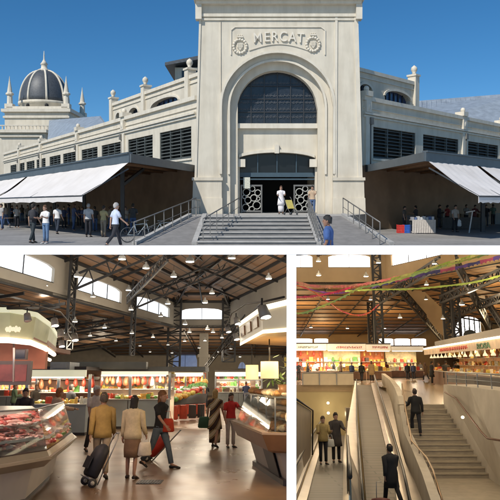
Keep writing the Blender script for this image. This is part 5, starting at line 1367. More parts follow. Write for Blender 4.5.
# ---- people of the hall
CRM = (.62, .52, .33)
per(100, 478, 3.35, 'man in ochre jacket and pale trousers pulling a dark shopping trolley', pose='pull', top=('jacket', (.46, .31, .1)), low=('trousers', (.42, .34, .24)), hair=('short', (.1, .08, .06)), h=1.70, skin=(.4, .23, .15))
per(131, 478.5, 3.0, 'woman in cream jacket and brown skirt carrying a white bag', pose='bagged', top=('jacket', CRM), low=('skirt', (.2, .12, .07)), hair=('long', (.015, .012, .01)), h=1.62, shoe=(.03, .02, .02))
per(159, 468, 1.1, 'woman in black top and jeans striding with a red trolley', pose='walk', top=('shirt', (.02, .02, .022)), low=('trousers', (.11, .15, .19)), hair=('long', (.22, .1, .04)), h=1.74)
per(93, 452, .7, 'white haired man in white shirt facing the camera behind the ochre jacket', pose='stroll', top=('shirt', (.66, .6, .58)), low=('trousers', (.05, .05, .06)), hair=('short', (.6, .58, .55)), h=1.78)
m_stripe = mat('striped_fabric', (.2, .15, .1), .8, var=0); _t = m_stripe.node_tree
_w = _t.nodes.new('ShaderNodeTexWave'); _w.inputs['Scale'].default_value = 1.6; _w.bands_direction = 'DIAGONAL'; _w.inputs['Distortion'].default_value = 1.5
_r = _t.nodes.new('ShaderNodeValToRGB'); _r.color_ramp.interpolation = 'CONSTANT'; _e = _r.color_ramp.elements
_e[0].color = (.05, .03, .02, 1); _e[1].position = .35; _e[1].color = (.5, .3, .12, 1); _x = _e.new(.55); _x.color = (.12, .16, .1, 1); _x = _e.new(.75); _x.color = (.55, .45, .3, 1)
_tc = _t.nodes.new('ShaderNodeTexCoord'); _t.links.new(_tc.outputs['Object'], _w.inputs[0]); _t.links.new(_w.outputs['Fac'], _r.inputs[0]); _t.links.new(_r.outputs[0], _t.nodes['Principled BSDF'].inputs['Base Color'])
per(214.5, 447, 2.9, 'woman in a long diagonally striped dress walking away', pose='stroll', top=('dress', (.3, .2, .1)), low=('long_skirt', (.3, .2, .1)), hair=('long', (.4, .27, .1)), h=1.66, tmat=m_stripe)
per(230.5, 447.5, .4, 'person in red top and pale trousers at the bread counter end', pose='arm', top=('shirt', (.55, .03, .025)), low=('trousers', (.5, .42, .36)), hair=('long', (.05, .03, .02)), h=1.55)
per(51, 452, 2.2, 'auburn haired customer in cream jacket leaning behind the meat counter', pose='work', top=('jacket', (.6, .42, .3)), low=('trousers', (.2, .15, .1)), hair=('long', (.35, .12, .04)), h=1.72)
per(22, 449, .2, 'butcher in dark top behind the meat display at left', pose='work', top=('jacket', (.04, .035, .04)), hair=('short', (.03, .02, .02)), h=1.7)
per(68, 433, 2.4, 'man in dark clothes behind the auburn haired customer', pose='carry', top=('jacket', (.025, .025, .03)), h=1.75)
mc_ = [(74, 425, (.04, .04, .05), 'black', 2.6), (62, 423, (.1, .1, .12), 'charcoal', 1.), (40, 420, (.35, .3, .28), 'grey', 3), (34, 424, (.1, .08, .06), 'brown', .5), (120, 419, (.1, .05, .04), 'maroon', .1), (145, 418, (.55, .5, .48), 'pale grey', .2), (108, 420, (.5, .46, .44), 'white', 0.), (12, 421, (.12, .18, .1), 'green', 2), (238, 406, (.03, .03, .03), 'black', 2.5), (246, 408, (.04, .05, .1), 'navy', 3.), (226, 404, (.5, .5, .52), 'white', 1.), (196, 405, (.15, .17, .2), 'slate blue', .7), (205, 408, (.02, .02, .025), 'black', 3.1), (181, 403, (.6, .58, .55), 'cream', .2)]
names_ = ['behind the butcher counter near the white haired man', 'by the low stall under the light box', 'left of the auburn customer in the background', 'behind the glass of the meat display', 'working inside the delicatessen stall, left one', 'working inside the delicatessen stall, right one', 'serving inside the delicatessen stall at its left end', 'far left beyond the meat', 'shopping at the distant pale stall, left one', 'shopping at the distant pale stall, right one', 'before the distant pale stall', 'at the right end of the fruit stand', 'beside the right pier', 'inside the red produce stall']
for (u, v, c, c_n, rz), nm in zip(mc_, names_):
    per(u, v, rz, 'person in %s %s' % (c_n, nm), pose=rr.choice(['stand', 'carry', 'work', 'stroll']), top=('jacket' if c[0] < .3 else 'shirt', c), low=('trousers', BL), h=rr.uniform(1.6, 1.78), hair=(rr.choice(['short', 'long']), rr.choice([(.02, .015, .01), (.15, .08, .04)])), far=v < 430, group=None)
# shopping trolleys
def shop_trolley(label, p, rz, col, tilt):
    t = thing('shopping_trolley', label, 'trolley', p, rz, local=True)
    Rm = Matrix.Translation((0, 0, .09)) @ Matrix.Rotation(tilt, 4, 'X'); mm = lambda q: Rm @ q
    mb = MB(); mb.m = mm; mb.loft([(0, -.02, .08, .17, .11), (0, -.02, .12, .2, .14), (0, -.02, .45, .21, .15), (0, -.01, .62, .19, .13), (0, .0, .70, .12, .06), (0, 0, .72, .04, .03)], 14); mb.build('bag', cmat(col, .6, scale=4), t)
    mb = MB(); mb.m = mm; mb.box(-.14, .14, -.19, -.17, .2, .42); mb.build('pocket', cmat(tuple(c*1.3 for c in col), .6), t)
    mb = MB(); mb.m = mm
    for sx in (-.13, .13): mb.tube([(sx, .14, 0), (sx, .14, .9), (sx*.4, .14, 1.0)], .012, 6)
    mb.tube([(-.06, .14, 1.0), (.06, .14, 1.0)], .02, 6); mb.tube([(-.13, .14, .02), (-.13, -.15, .06), (.13, -.15, .06), (.13, .14, .02)], .01, 6); mb.build('frame', m_lampmetal, t)
    for sx in (-.2, .2):
        q = MB(); q.tube([(sx-.015, 0, .085), (sx+.015, 0, .085)], .085, 14); wh = q.build('wheel', m_dark, t); q = MB(); q.tube([(sx-.02, 0, .085), (sx+.02, 0, .085)], .04, 10); q.build('hub', mat('pale_hub', (.6, .58, .5), .5), wh)
    return t
p = P.atz(87, 487.5); shop_trolley('dark blue black shopping trolley tilted behind the ochre jacket man', (p.x, p.y+.1, 0), -1.0, (.02, .022, .03), -.42)
p = P.atz(148, 461); shop_trolley('red shopping trolley pulled by the striding woman', (p.x, p.y, 0), -1.6, (.42, .03, .02), -.75)
def bag(label, p, col, s=1., rz=0., name='handbag', cat='bag'):
    t = thing(name, label, cat, p, rz, local=True); mb = MB(); mb.loft([(0, 0, 0, .14*s, .05*s), (0, 0, .03, .17*s, .07*s), (0, 0, .25*s, .14*s, .05*s), (0, 0, .3*s, .12*s, .015)], 12); mb.build('pouch', cmat(col), t)
    mb = MB(); mb.tube([(-.09*s, 0, .28*s), (-.06*s, 0, .46*s), (.06*s, 0, .46*s), (.09*s, 0, .28*s)], .008, 6); mb.build('strap', cmat(col), t)
q = P.at(144.5, 456, P.atz(131, 478.5).y-.05); bag('white shoulder bag hanging at the cream jacket woman', q, (.66, .6, .5), .9, .5)
q = P.at(167, 432, P.atz(159, 468).y-.05); bag('red bag held by the striding woman in black', q, (.5, .05, .02), 1.0)
q = P.at(204, 428, P.atz(214.5, 447).y); bag('dark green bag at the striped dress woman', q, (.03, .09, .05), 1.1)
# =================================================================== R: hall with the moving ramps and stairs
R_ = P = Place(362, 1.7, [('top', 250.0), ('left', 292.0)])
m_globe = mat('globe_glow', (1, .95, .8), .4, var=0, emit=2.5, ecol=(1, .88, .6))
m_floorR = mat('shiny_floor', (.36, .27, .17), .2, var=.15, scale=.8, spec=.4)
m_conc = stained(mat('beige_render', (.56, .50, .41), .8, var=.07, scale=1, bump=.05), .14, .6, 1.2)
m_stone = mat('stair_stone', (.40, .34, .25), .55, var=.15, scale=2.5)
m_nosing = mat('stair_nosing', (.45, .38, .27), .5, var=.1, scale=3)
m_tread = brickmat('moving_ramp_tread', (.19, .165, .13), (.17, .145, .11), (.09, .08, .06), 60, .4, .5, ms=.03, bump=.3, noise=.15)
m_inox = mat('brushed_steel', (.55, .50, .44), .3, metal=.75, var=.12, scale=1.2)
m_blackr = mat('black_rubber', (.012, .012, .012), .4, var=.1)
m_smoke = mat('smoked_glass', (.07, .06, .05), .12, var=.2, scale=.7)
m_wallR = mat('warm_plaster', (.46, .34, .20), .85, var=.1, scale=.4)
m_pit = mat('ochre_plaster', (.46, .38, .22), .8, var=.08, scale=.5)
gp = lambda u, v: P.atz(u, v, 0)
YP_ = 50.   # far edge of the pit
def at2(u, Y, z):   # keep pixel column u at (Y,z)
    r = P.ray(u, 362); p0, p1 = -100., 100.
    for _ in range(50):
        m = (p0+p1)/2
        if P.px((m, Y, z))[0] < u: p0 = m
        else: p1 = m
    return V((m, Y, z))
e0, e1 = P.at(290, 383, YP_), P.at(372, 383, YP_)
# upper floor: behind the pit, and right of it
g = MB(); g.quad((-14, YP_, 0), (70, YP_, 0), (90, 108, 0), (-20, 108, 0))
sl_, sr_ = gp(402, 400.5), gp(443.5, 400.5); wl0 = P.at(385, 376, 46)
gx2 = lambda u, Y: P.at(u, 400, Y).x
g.quad((sl_.x-.25, 27.42, 0), (sr_.x+.4, 27.42, 0), (sr_.x+.4, YP_, 0), (gx2(385, 49), YP_, 0), (gx2(394, 41), 41, 0), (gx2(400, 33), 33, 0))
g.quad((sr_.x+.4, 15, 0), (60, 15, 0), (60, YP_, 0), (sr_.x+.4, YP_, 0))
g.slab([(-14, YP_, -.5), (P.at(352, 383, YP_).x, YP_, -.5), (P.at(352, 383, YP_).x, YP_+.01, -.5), (-14, YP_+.01, -.5)], (0, 0, .49))
struct('upper_floor', g, m_floorR)
# pit
PZ = -5.2
g = MB(); g.quad((-14, 8, PZ), (25, 8, PZ), (25, YP_+.3, PZ), (-14, YP_+.3, PZ)); struct('lower_floor', g, m_floorR)
g = MB(); g.box(-14, P.at(366, 384, YP_).x, YP_+.02, YP_+.3, PZ, -.03); struct('pit_wall', g, m_pit)
# barrier panels of the far edge
ba = P.at(303, 383, YP_-.1)
for i, (ua, ub) in enumerate(((302.8, 319), (319.6, 336.2), (336.8, 353.6))):
    a, b = P.at(ua, 383.4, YP_-.1), P.at(ub, 383.4, YP_-.1); t = thing('barrier_panel', 'cream barrier panel along the pit edge, %s of three' % ['leftmost', 'middle', 'rightmost'][i], 'barrier', a, group=None)
    mb = MB(); mb.box(a.x, b.x, YP_-.16, YP_-.08, .0, P.at(ua, 373.6, YP_).z); mb.build('panel', mat('barrier_cream', (.6, .52, .40), .5, var=.06), t)
    mb = MB(); mb.tube([(a.x, YP_-.12, P.at(ua, 373, YP_).z), (b.x, YP_-.12, P.at(ua, 373, YP_).z)], .05, 8); mb.box(a.x-.05, a.x+.03, YP_-.2, YP_-.06, 0, P.at(ua, 373, YP_).z); mb.build('rail', m_lampmetal, t)
# stairs
NS2 = 13; ZSB = -2.14; yT, yB = 27.2, 23.9
xl = lambda k: P.at(402.5, 400.5, yT).x*(1-k**3) + P.at(432, 464, yB).x*k**3
xr = lambda k: P.at(443.5, 400.5, yT).x*(1-k) + P.at(488, 464, yB).x*k
t = thing('stone_stairs', 'beige stone stairs climbing to the upper floor beside the moving ramps', 'stairs', (xl(.5), 25.5, ZSB))
mb = MB(); ns = MB()
for i in range(NS2):
    k0, k1s = i/NS2, (i+1)/NS2; z = ZSB*k0-.165; ya, yb = yT+(yB-yT)*k0, yT+(yB-yT)*k1s
    mb.prism([(xl(k1s)-.15, yb, z), (xr(k1s)+.3, yb, z), (xr(k0)+.3, ya, z), (xl(k0)-.15, ya, z)], (0, 0, -.3-.1*(i == NS2-1)))
    ns.prism([(xl(k1s)-.15, yb-.03, z+.002), (xr(k1s)+.3, yb-.03, z+.002), (xr(k1s)+.3, yb+.06, z+.002), (xl(k1s)-.15, yb+.06, z+.002)], (0, 0, -.045))
ns.prism([(xl(0)-.15, yT-.03, .003), (xr(0)+.3, yT-.03, .003), (xr(0)+.3, yT+.06, .003), (xl(0)-.15, yT+.06, .003)], (0, 0, -.045))
mb.prism([(xl(0)-.15, yT-.02, -.001), (xr(0)+.3, yT-.02, -.001), (xr(0)+.3, yT+.3, -.001), (xl(0)-.15, yT+.3, -.001)], (0, 0, -.4))
mb.build('treads', m_stone, t); ns.build('nosing', m_nosing, t)
g = MB(); zb_ = ZSB-.166; g.prism([(xl(1)-2.2, 13, zb_-.2), (xr(1)+4, 13, zb_-.2), (xr(1)+4, yB+.2, zb_-.2), (xl(1)-.5, yB+.2, zb_-.2)], (0, 0, .2)); struct('stair_landing', g, m_stone)
# right parapet wall
Tq = [P.at(443.5, 384.5, yT), P.at(470, 387.3, 23.9), P.at(520, 393, 20)]; Bq = [P.at(443.5, 402, yT), P.at(488, 464, yB), P.at(530, 530, 19.5)]
t = thing('parapet_wall', 'large beige parapet wall at the right of the stairs', 'wall', Bq[1])
mb = MB(); th = V((.35, 0, 0)); 
front = [Tq[0], Tq[1], Tq[2], Bq[2], Bq[1], Bq[0]]; Bq2 = [V((b.x, b.y, PZ)) for b in Bq]
mb._a(Tq+Bq+Bq2+[p+V((2, .2, 0)) for p in Tq]+[p+V((2.5, .2, 0)) for p in Bq2], [(0, 3, 4, 1), (1, 4, 5, 2), (3, 6, 7, 4), (4, 7, 8, 5), (0, 1, 10, 9), (1, 2, 11, 10), (9, 10, 13, 12), (10, 11, 14, 13), (0, 9, 12, 6, 3), (2, 5, 8, 14, 11), (6, 12, 13, 7), (7, 13, 14, 8)])
mb.build('render', m_conc, t, clip=True)
mb = MB(); off = V((-.12, -.1, 0)); hp = [P.at(447, 392, 26.6), P.at(458, 398, 25.6), P.at(484, 432, 22.6), P.at(490, 438, 22.2), P.at(503, 440, 20.5)]; 
mb.tube([p+off for p in hp], .035, 8); mb.build('handrail', mat('brown_handrail', (.16, .08, .05), .4), t)
mb = MB(); p = P.at(463, 417, 24.3); mb.ball(p+V((-.05, -.12, 0)), .065, .05, .055, 12); mb.build('wall_light', m_globe, t)
pointl(P.at(463, 417, 24.3)+V((-.3, -.5, 0)), 4, r=.08)
rail('steel railing with glass on top of the right parapet wall', [Tq[0]+V((.2, .1, 0)), Tq[1]+V((.2, .1, 0)), Tq[2]+V((.2, .1, 0))], .5, 6, m=m_lampmetal, r=.025, solid=m_smoke)
# balustrade wall between ramp and stairs
zr = lambda Y: -.086*(49.9-Y)
Rw = [P.at(*q) for q in ((385, 373.5, 49.5), (394, 380, 41), (399.5, 387, 33), (404, 396, 28), (411, 432, 25), (421, 452, 22.5), (431, 474, 20), (441, 500, 17.2), (452, 530, 15.2))]
Lw = [p-V((.26, 0, 0)) for p in Rw]
t = thing('balustrade_wall', 'thick beige balustrade wall between the rising ramp and the stairs', 'wall', Lw[2])
mb = MB(); Ld = [V((p.x, p.y, PZ)) for p in Lw]; Rd = [V((p.x, p.y, PZ)) for p in Rw]
mb._a(Lw+Rw+Ld+Rd, [(i, i+1, i+10, i+9) for i in range(8)] + [(i+18, i+19, i+1, i) for i in range(8)] + [(i+9, i+10, i+28, i+27) for i in range(8)] + [(i+27, i+28, i+19, i+18) for i in range(8)] + [(0, 9, 27, 18), (8, 26, 35, 17)])
mb.build('render', m_conc, t, clip=True)
# stair handrail
hr = [P.at(402, 384, 27.4), P.at(405, 404, 26.3), P.at(412, 441, 23.2), P.at(427, 458, 21.4), P.at(433, 470, 20.2), P.at(443, 503, 18)]
rail('bronze handrail following the balustrade wall down the stairs', [p-V((0, 0, .45)) for p in hr], .45, 9, m=mat('bronze_rail', (.35, .24, .14), .35, metal=.6), r=.03)
# rising moving ramp
def ruled(mb, A_, B_, th=.12):
    for i in range(len(A_)-1):
        a, b, c, d = A_[i], B_[i], B_[i+1], A_[i+1]; dn = V((0, 0, -th)); mb.hull8([a, b, c, d], [a+dn, b+dn, c+dn, d+dn])
def ruledz(L2, R2): return [V(((p.x), p.y, p.z)) for p in L2], [V((p.x, p.y, p.z)) for p in R2]
Ys = [49.9, 36, 27, 21.5, 17.4]; zs = [0, -1.25, -2.1, -2.72, -3.1]
zr = lambda Y: -.086*(49.9-Y)
rl = [at2(u, Y, zr(Y)) for u, Y in ((356.5, 49.9), (359, 36), (362.5, 27), (366, 21.5), (370, 17.0))]
rr_ = [at2(u, Y, zr(Y)) for u, Y in ((371, 49.9), (378.5, 36), (387.5, 27), (396, 21.5), (404, 17.0))]
t = thing('moving_ramp', 'moving ramp rising away to the upper floor between steel sides', 'moving ramp', rl[2])
mb = MB(); ruled(mb, rl, rr_, .3); mb.build('treads', m_tread, t)
def side(mb, A_, dx0, dx1, h0, h1):
    A2 = [p+V((dx0, 0, h0)) for p in A_]; B2 = [p+V((dx1, 0, h1)) for p in A_]; ruled(mb, A2, B2, .1)
mb = MB(); side(mb, rr_, .0, .16, .12, .16); side(mb, rr_, .16, .95, .16, .22); mb.build('skirt', m_inox, t)
mb = MB(); mb.tube([p+V((.28, 0, .75)) for p in rr_], .045, 8); mb.build('handrail', m_blackr, t)
mb = MB(); side(mb, rr_, .24, .32, .73, .73)
for p, q in zip(rr_, rr_[1:]): mb.slab([p+V((.28, 0, .15)), q+V((.28, 0, .15)), q+V((.28, 0, .72)), p+V((.28, 0, .72))], (.02, 0, 0))
mb.build('balustrade', m_inox, t)
# falling moving ramp
zf_ = lambda Y: 1.7-5.3+.0 if False else -1.9-.045*(Y-24.7)
fl = [at2(u, Y, zf_(Y)) for u, Y in ((326, 40), (321, 30), (317.5, 24.7), (313, 20), (308.5, 16.6), (303, 14))]
frr = [at2(u, Y, zf_(Y)) for u, Y in ((345, 40), (344, 30), (343.3, 24.7), (343.2, 20), (343, 16.6), (342.5, 14))]
t2 = thing('moving_ramp', 'moving ramp going down under the couple at left', 'moving ramp', fl[2])
mb = MB(); ruled(mb, fl, frr, .3); mb.build('treads', m_tread, t2)
mb = MB(); side(mb, fl, -.2, 0, .14, .1); side(mb, fl, -.42, -.2, .34, .3); side(mb, frr, 0, .14, .1, .14); mb.build('skirt', m_inox, t2)
mb = MB()
for p, q in zip(frr, frr[1:]): mb.slab([p+V((.17, 0, .1)), q+V((.17, 0, .1)), q+V((.17, 0, .78)), p+V((.17, 0, .78))], (.03, 0, 0))
for p, q in zip(fl, fl[1:]): mb.slab([p+V((-.3, 0, .2)), q+V((-.3, 0, .2)), q+V((-.3, 0, .78)), p+V((-.3, 0, .78))], (.03, 0, 0))
mb.build('balustrade', m_smoke, t2)
mb = MB(); mb.tube([p+V((.18, 0, .8)) for p in frr], .05, 8); mb.build('handrail', m_blackr, t2)
mb = MB(); mb.tube([p+V((-.29, 0, .8)) for p in fl], .05, 8); mb.build('handrail', m_blackr, t2)
# stainless deck between the ramps
mL = [at2(u, Y, z) for u, Y, z in ((355, 49.5, .3), (347.5, 30, -1.0), (346.5, 24.7, -1.25), (346.5, 20, -1.3), (347, 16.4, -1.35))]
mR = [at2(u, Y, z) for u, Y, z in ((356.5, 49.5, .3), (357, 30, -1.0), (359, 24.7, -1.35), (361.5, 20, -1.75), (364.5, 16.4, -2.0))]
t = thing('steel_deck', 'sloping brushed steel deck between the two moving ramps', 'deck', mL[2]); mb = MB()
for i in range(4):
    a, b, c, d = mL[i], mR[i], mR[i+1], mL[i+1]; mb._a([a, b, c, d]+[V((q.x, q.y, q.z-1.6)) for q in (a, b, c, d)], [(0, 1, 2, 3), (7, 6, 5, 4), (0, 4, 5, 1), (1, 5, 6, 2), (2, 6, 7, 3), (3, 7, 4, 0)])
mb.build('cladding', m_inox, t, clip=True)
mb = MB(); mb.tube([p+V((.0, 0, .12)) for p in mR], .04, 8); mb.build('handrail', m_blackr, t)
# left smoked glass wall
a0, a1, b0, b1 = P.at(291, 398, 15), P.at(311.5, 411, 24), P.at(288, 520, 15), P.at(311, 455, 24)
t = thing('glass_partition', 'smoked glass partition with dark rail along the left ramp', 'partition', b1)
mb = MB(); mb._a([a0, a1, b1, b0]+[p-V((.06, 0, 0)) for p in (a0, a1, b1, b0)], [(0, 1, 2, 3), (7, 6, 5, 4), (0, 4, 5, 1), (1, 5, 6, 2), (2, 6, 7, 3), (3, 7, 4, 0)]); mb.build('glass', mat('brown_glass', (.26, .20, .13), .35, var=.3, scale=.8), t, clip=True)
mb = MB(); mb.tube([a0+V((.05, 0, .02)), a1+V((.05, 0, .02)), b1+V((.05, 0, 0))], .028, 8); mb.build('rail', m_darkp, t, clip=True)
mb = MB(); w0_ = at2(290, 26, -1); g = MB(); g.box(-9, at2(312, 26, -1).x, 26, 26.4, PZ, P.at(303, 402, 26).z); 
# lights seen in the pit
for i, (u, v) in enumerate(((328, 403), (328.3, 413), (347, 414))):
    p = P.at(u, v, YP_-.3); mb = MB(); mb.ball(p, .11, .06, .1, 12); solo('wall_lamp', mb, m_globe, 'small round lamp glowing on the ochre pit wall, %s' % ['topmost', 'just under the topmost', 'nearest the ramp'][i], 'lamp'); pointl(p-V((0, .8, 0)), 16, (1, .82, .5), .15)
mb = MB(); a, b = P.at(346, 408, 44), P.at(355, 440, 44); mb.box(a.x, b.x, 44, 44.6, b.z, a.z); solo('ramp_newel', mb, m_inox, 'pale steel end cabinet of the left ramp behind the couple', 'cabinet')

# ---- clerestory, roofs
ZB2, ZT2 = 9.4, 13.4
c1, c2, c3_ = P.atz(270, 283.5, ZB2), P.atz(386, 283.5, ZB2), P.atz(520, 258.5, ZB2)
pane2 = mat('daylit_pane_white', (1, 1, 1), .4, var=0, emit=2.6, ecol=(1, .98, .96))
zw = lambda v: P.at(340, v, c1.y).z
ww = (zw(267.6), zw(254.6))
_, g1, e1_, _, M1 = stripwall('clerestory_wall', 'ochre clerestory wall facing the camera with two bright windows', c1, c2, ZB2, ZT2, [(swin(c1, c2, 289), swin(c1, c2, 313), *ww), (swin(c1, c2, 329), swin(c1, c2, 371), *ww)], m_wallR, pane=pane2)
_, g2, e2_, _, M2 = stripwall('clerestory_wall', 'ochre clerestory wall turning toward the right with bright windows', c2, c3_, ZB2, ZT2, [(swin(c2, c3_, 392), swin(c2, c3_, 446), *ww)], m_wallR, pane=pane2)
m_deck_old = m_deck
m_deck = brickmat('warm_roof_boards', (.52, .30, .14), (.42, .23, .10), (.04, .024, .012), 60, .8, .6, ms=.05, bump=.1, noise=.25)
roofplane('upper_roof', 'warm boarded upper roof over the bright windows', g1, M1, 1, 24, .3, 0, 14, 3, ZT2)
roofplane('upper_roof', 'warm boarded upper roof over the right windows', g2, M2, 1, 24, .3, 0, 14, 3, ZT2)
roofplane('aisle_roof', 'wide warm boarded aisle roof beyond the facing clerestory', g1, M1, -1, 38, .095, 12, 13, 8, ZB2)
roofplane('aisle_roof', 'warm boarded aisle roof with trusses at the right', g2, M2, -1, 30, .11, 10, 13, 9, ZB2)
# end wall with low strip windows and a big arched one
YE = 101.
zE = lambda v: P.at(340, v, YE).z
bl, br = V((-20, YE, 0)), V((75, YE, 0)); sE = lambda u: swin(bl, br, u)
stripwall('end_wall', 'ochre end wall with a strip of low bright windows and an arched one', bl, br, 0, 12.5,
          [(sE(a), sE(b), zE(346), zE(338.5)) for a, b in ((290, 313), (315, 329), (380, 395), (396, 412), (413, 428))] + [(sE(454.5), sE(484.5), zE(342), zE(316.5))], mat('lit_ochre', (.52, .36, .18), .85, var=.12, scale=.4), arch=.1, pane=pane2, frame=m_truss)
# arch hood over the big window: curved surround so its head reads round
cxE = (P.at(454.5, 330, YE).x+P.at(484.5, 330, YE).x)/2; rE = (P.at(484.5, 330, YE).x-P.at(454.5, 330, YE).x)/2
t = thing('window_surround', 'round arched dark surround of the big window at right', 'surround', (cxE, YE-.2, zE(330)))
mb = MB(); zc_ = zE(333)
for sx in (-1, 1):
    for i in range(10):
        t0, t1 = pi/2*i/10, pi/2*(i+1)/10; hE = zE(316.5)-zc_+.02
        q = [(cxE+sx*rE*cos(tt), zc_+hE*sin(tt)) for tt in (t0, t1)]
        mb.prism([(q[0][0], YE-.3, q[0][1]), (q[1][0], YE-.3, q[1][1]), (q[1][0], YE-.3, zE(315.5)), (cxE+sx*(rE+.5), YE-.3, zE(315.5)) , (cxE+sx*(rE+.5), YE-.3, q[0][1])], (0, .25, 0))
mb.build('spandrel', mat('spandrel_ochre', (.42, .30, .17), .85, var=.12), t)
mb = MB()
for i in range(1, 6): x = cxE-rE+2*rE*i/6; mb.box(x-.08, x+.08, YE-.2, YE-.05, zE(342), zc_+(zE(316.5)-zc_)*sqrt(max(0, 1-((x-cxE)/rE)**2)))
for i in range(14):
    an = pi*i/13
    mb.bar((cxE+rE*.0, YE-.1, zc_-.6), (cxE+rE*.93*cos(an), YE-.1, zc_-.6+2.6*sin(an)), .06) if i % 2 else None
mb.ball((cxE, YE-.15, zc_-.4), 1.1, .1, .9, 14); mb.build('tracery', mat('tracery_grey', (.25, .27, .24), .6), t)
# lattice columns and trusses
for u, Y, wd, lab, zb2 in ((377.5, 64, .75, 'double dark lattice column rising behind the stalls', 2.8), (370, 74, .5, 'thin dark post left of the double lattice column', 2.8), (446, 60, .7, 'dark lattice column left of the arched window', 3), (454.5, 58, .6, 'second dark lattice column next to the arched window', 3)):
    b = at2(u, Y, 8); truss(lab, (b.x, Y, zb2), (b.x, Y, ZT2-.1 if u < 400 else 10.8), wd, 16, .16, 'lattice_column', 'column')
for i, (u, v, Y, u1, v1, Y1, wd) in enumerate(((398, 287, 60, 442, 338, 70, .8), (456, 262, 45, 492, 330, 62, 1.0), (380, 300, 62, 440, 262, 45, .7), (440, 300, 58, 505, 272, 40, .6), (462, 312, 62, 505, 296, 46, .5), (486, 300, 55, 505, 330, 48, .6))):
    truss('dark roof truss, %s' % ['slanting down to the column pair beside the beige wedge', 'steep one above the arched window', 'rising right from the double column', 'crossing the right roof boards', 'thin one above the arched window at the edge', 'short one at the right frame edge'][i], P.at(u, v, Y), P.at(u1, v1, Y1), wd, 14, .12, side=(0, 0, 1), name='roof_truss')
mb = MB(); mb.prism([P.at(401, 283, 66), P.at(416, 283.5, 66), P.at(446, 312, 66), P.at(446, 337, 66), P.at(440, 333, 66)], (0, .3, 0)); solo('gusset_wall', mb, m_wallR, 'beige triangular wall wedge left of the lattice columns', 'wall')
mb = MB(); mb.prism([P.at(409, 306, 71), P.at(430, 306, 71), P.at(444, 322, 71), P.at(444, 336, 71)], (0, .3, 0)); 
# side closing walls
mb = MB(); mb.box(-21, -20.5, 10, YE, PZ, 12); struct('side_wall', mb, m_wallR)

# stalls (back row and right)
m_redback = mat('glowing_orange_wall', (.62, .15, .03), .55, var=.55, scale=1.2, emit=.1, ecol=(1, .35, .1))  # wall carries a faint orange glow as if lamp lit
m_yelback = mat('warm_cream_wall', (.66, .5, .25), .55, var=.5, scale=1.6, emit=.14, ecol=(1, .8, .42))  # self-lit a little, standing in for lamp light on the wall
m_brfas = mat('bright_fascia', (.8, .74, .6), .5, var=.15, scale=1.5, emit=.4, ecol=(1, .85, .6))
ppl = mat('dark_counter', (.16, .08, .045), .4, var=.3)
S1 = booth('wide orange walled stall at the far left of the upper floor', 286, 327, 62, 371, 344, 350, ppl, m_brfas, m_redback, 105, 3.2, nlights=3, posts=False)
S2_ = booth('bright cream walled stall behind the barrier panels', 327.5, 366, 62, 371, 344, 350.5, ppl, m_brfas, m_yelback, 105, 3.2, nlights=3, posts=False)
S3 = booth('orange walled stall behind the moving ramp head', 366.5, 391, 63, 371, 344.5, 351, ppl, m_brfas, m_redback, 95, 3.2, nlights=2, posts=False)
S4 = booth('bright yellow lit stall in the middle distance', 392, 424, 72, 370.5, 346.5, 351, ppl, m_brfas, m_yelback, 130, 3.2, nlights=2, posts=False)
m_redt = mat('red_lettering', (.6, .05, .03), .5, var=0)
for (uu, YY, m_, n_, lab, wds) in ((349, 61.7, m_redt, 5, 'small red lettering', (336, 362)), (305, 61.7, m_greyfas, 5, '', (298, 318)), (380, 62.7, m_redt, 4, '', (372, 388))):
    t = thing('fascia_emblem', {349: 'row of small red marks on the bright fascia behind the barrier panels', 305: 'row of small grey marks on the leftmost bright fascia', 380: 'row of small red marks on the fascia behind the ramp head'}[uu], 'sign', P.at(uu, 347.5, YY-.05))
    mb = MB(); r5 = random.Random(uu)
    for i in range(n_*3):
        c = P.at(wds[0]+(wds[1]-wds[0])*(i+.5)/(n_*3), 347.3, YY-.03)
        for q in range(2): mb.bar(c+V((r5.uniform(-.06, .0), 0, r5.uniform(-.12, -.05))), c+V((r5.uniform(0, .06), 0, r5.uniform(.03, .12))), .035)
        mb.bar(c+V((-.05, 0, r5.choice([-.08, 0, .08]))), c+V((.05, 0, r5.choice([-.08, 0, .08]))), .03)
    mb.build('marks', m_, t)
fill(S1, ['box', 'jar', 'round'], [red, wht, org, yel, drk], 'in the far left orange stall', 41, .34, gs=1.9); fill(S2_, ['box', 'jar', 'cheese'], [wht, strw, yel, org, grn], 'in the bright cream walled stall', 42, .34, gs=1.9)
fill(S3, ['round', 'box', 'jar'], [red, org, yel, drk], 'in the orange stall behind the ramp head', 43, .34, gs=1.9); fill(S4, ['box', 'jar', 'round'], [wht, yel, strw, red], 'in the yellow lit stall', 44, .36, gs=1.9)
fill(S3, ['ham'], [brn, org], 'in the orange stall behind the ramp head', 45, .5, gs=1.4, rows=('hang',)); fill(S1, ['ham'], [red, org], 'in the far left orange stall', 46, .6, gs=1.4, rows=('hang',))
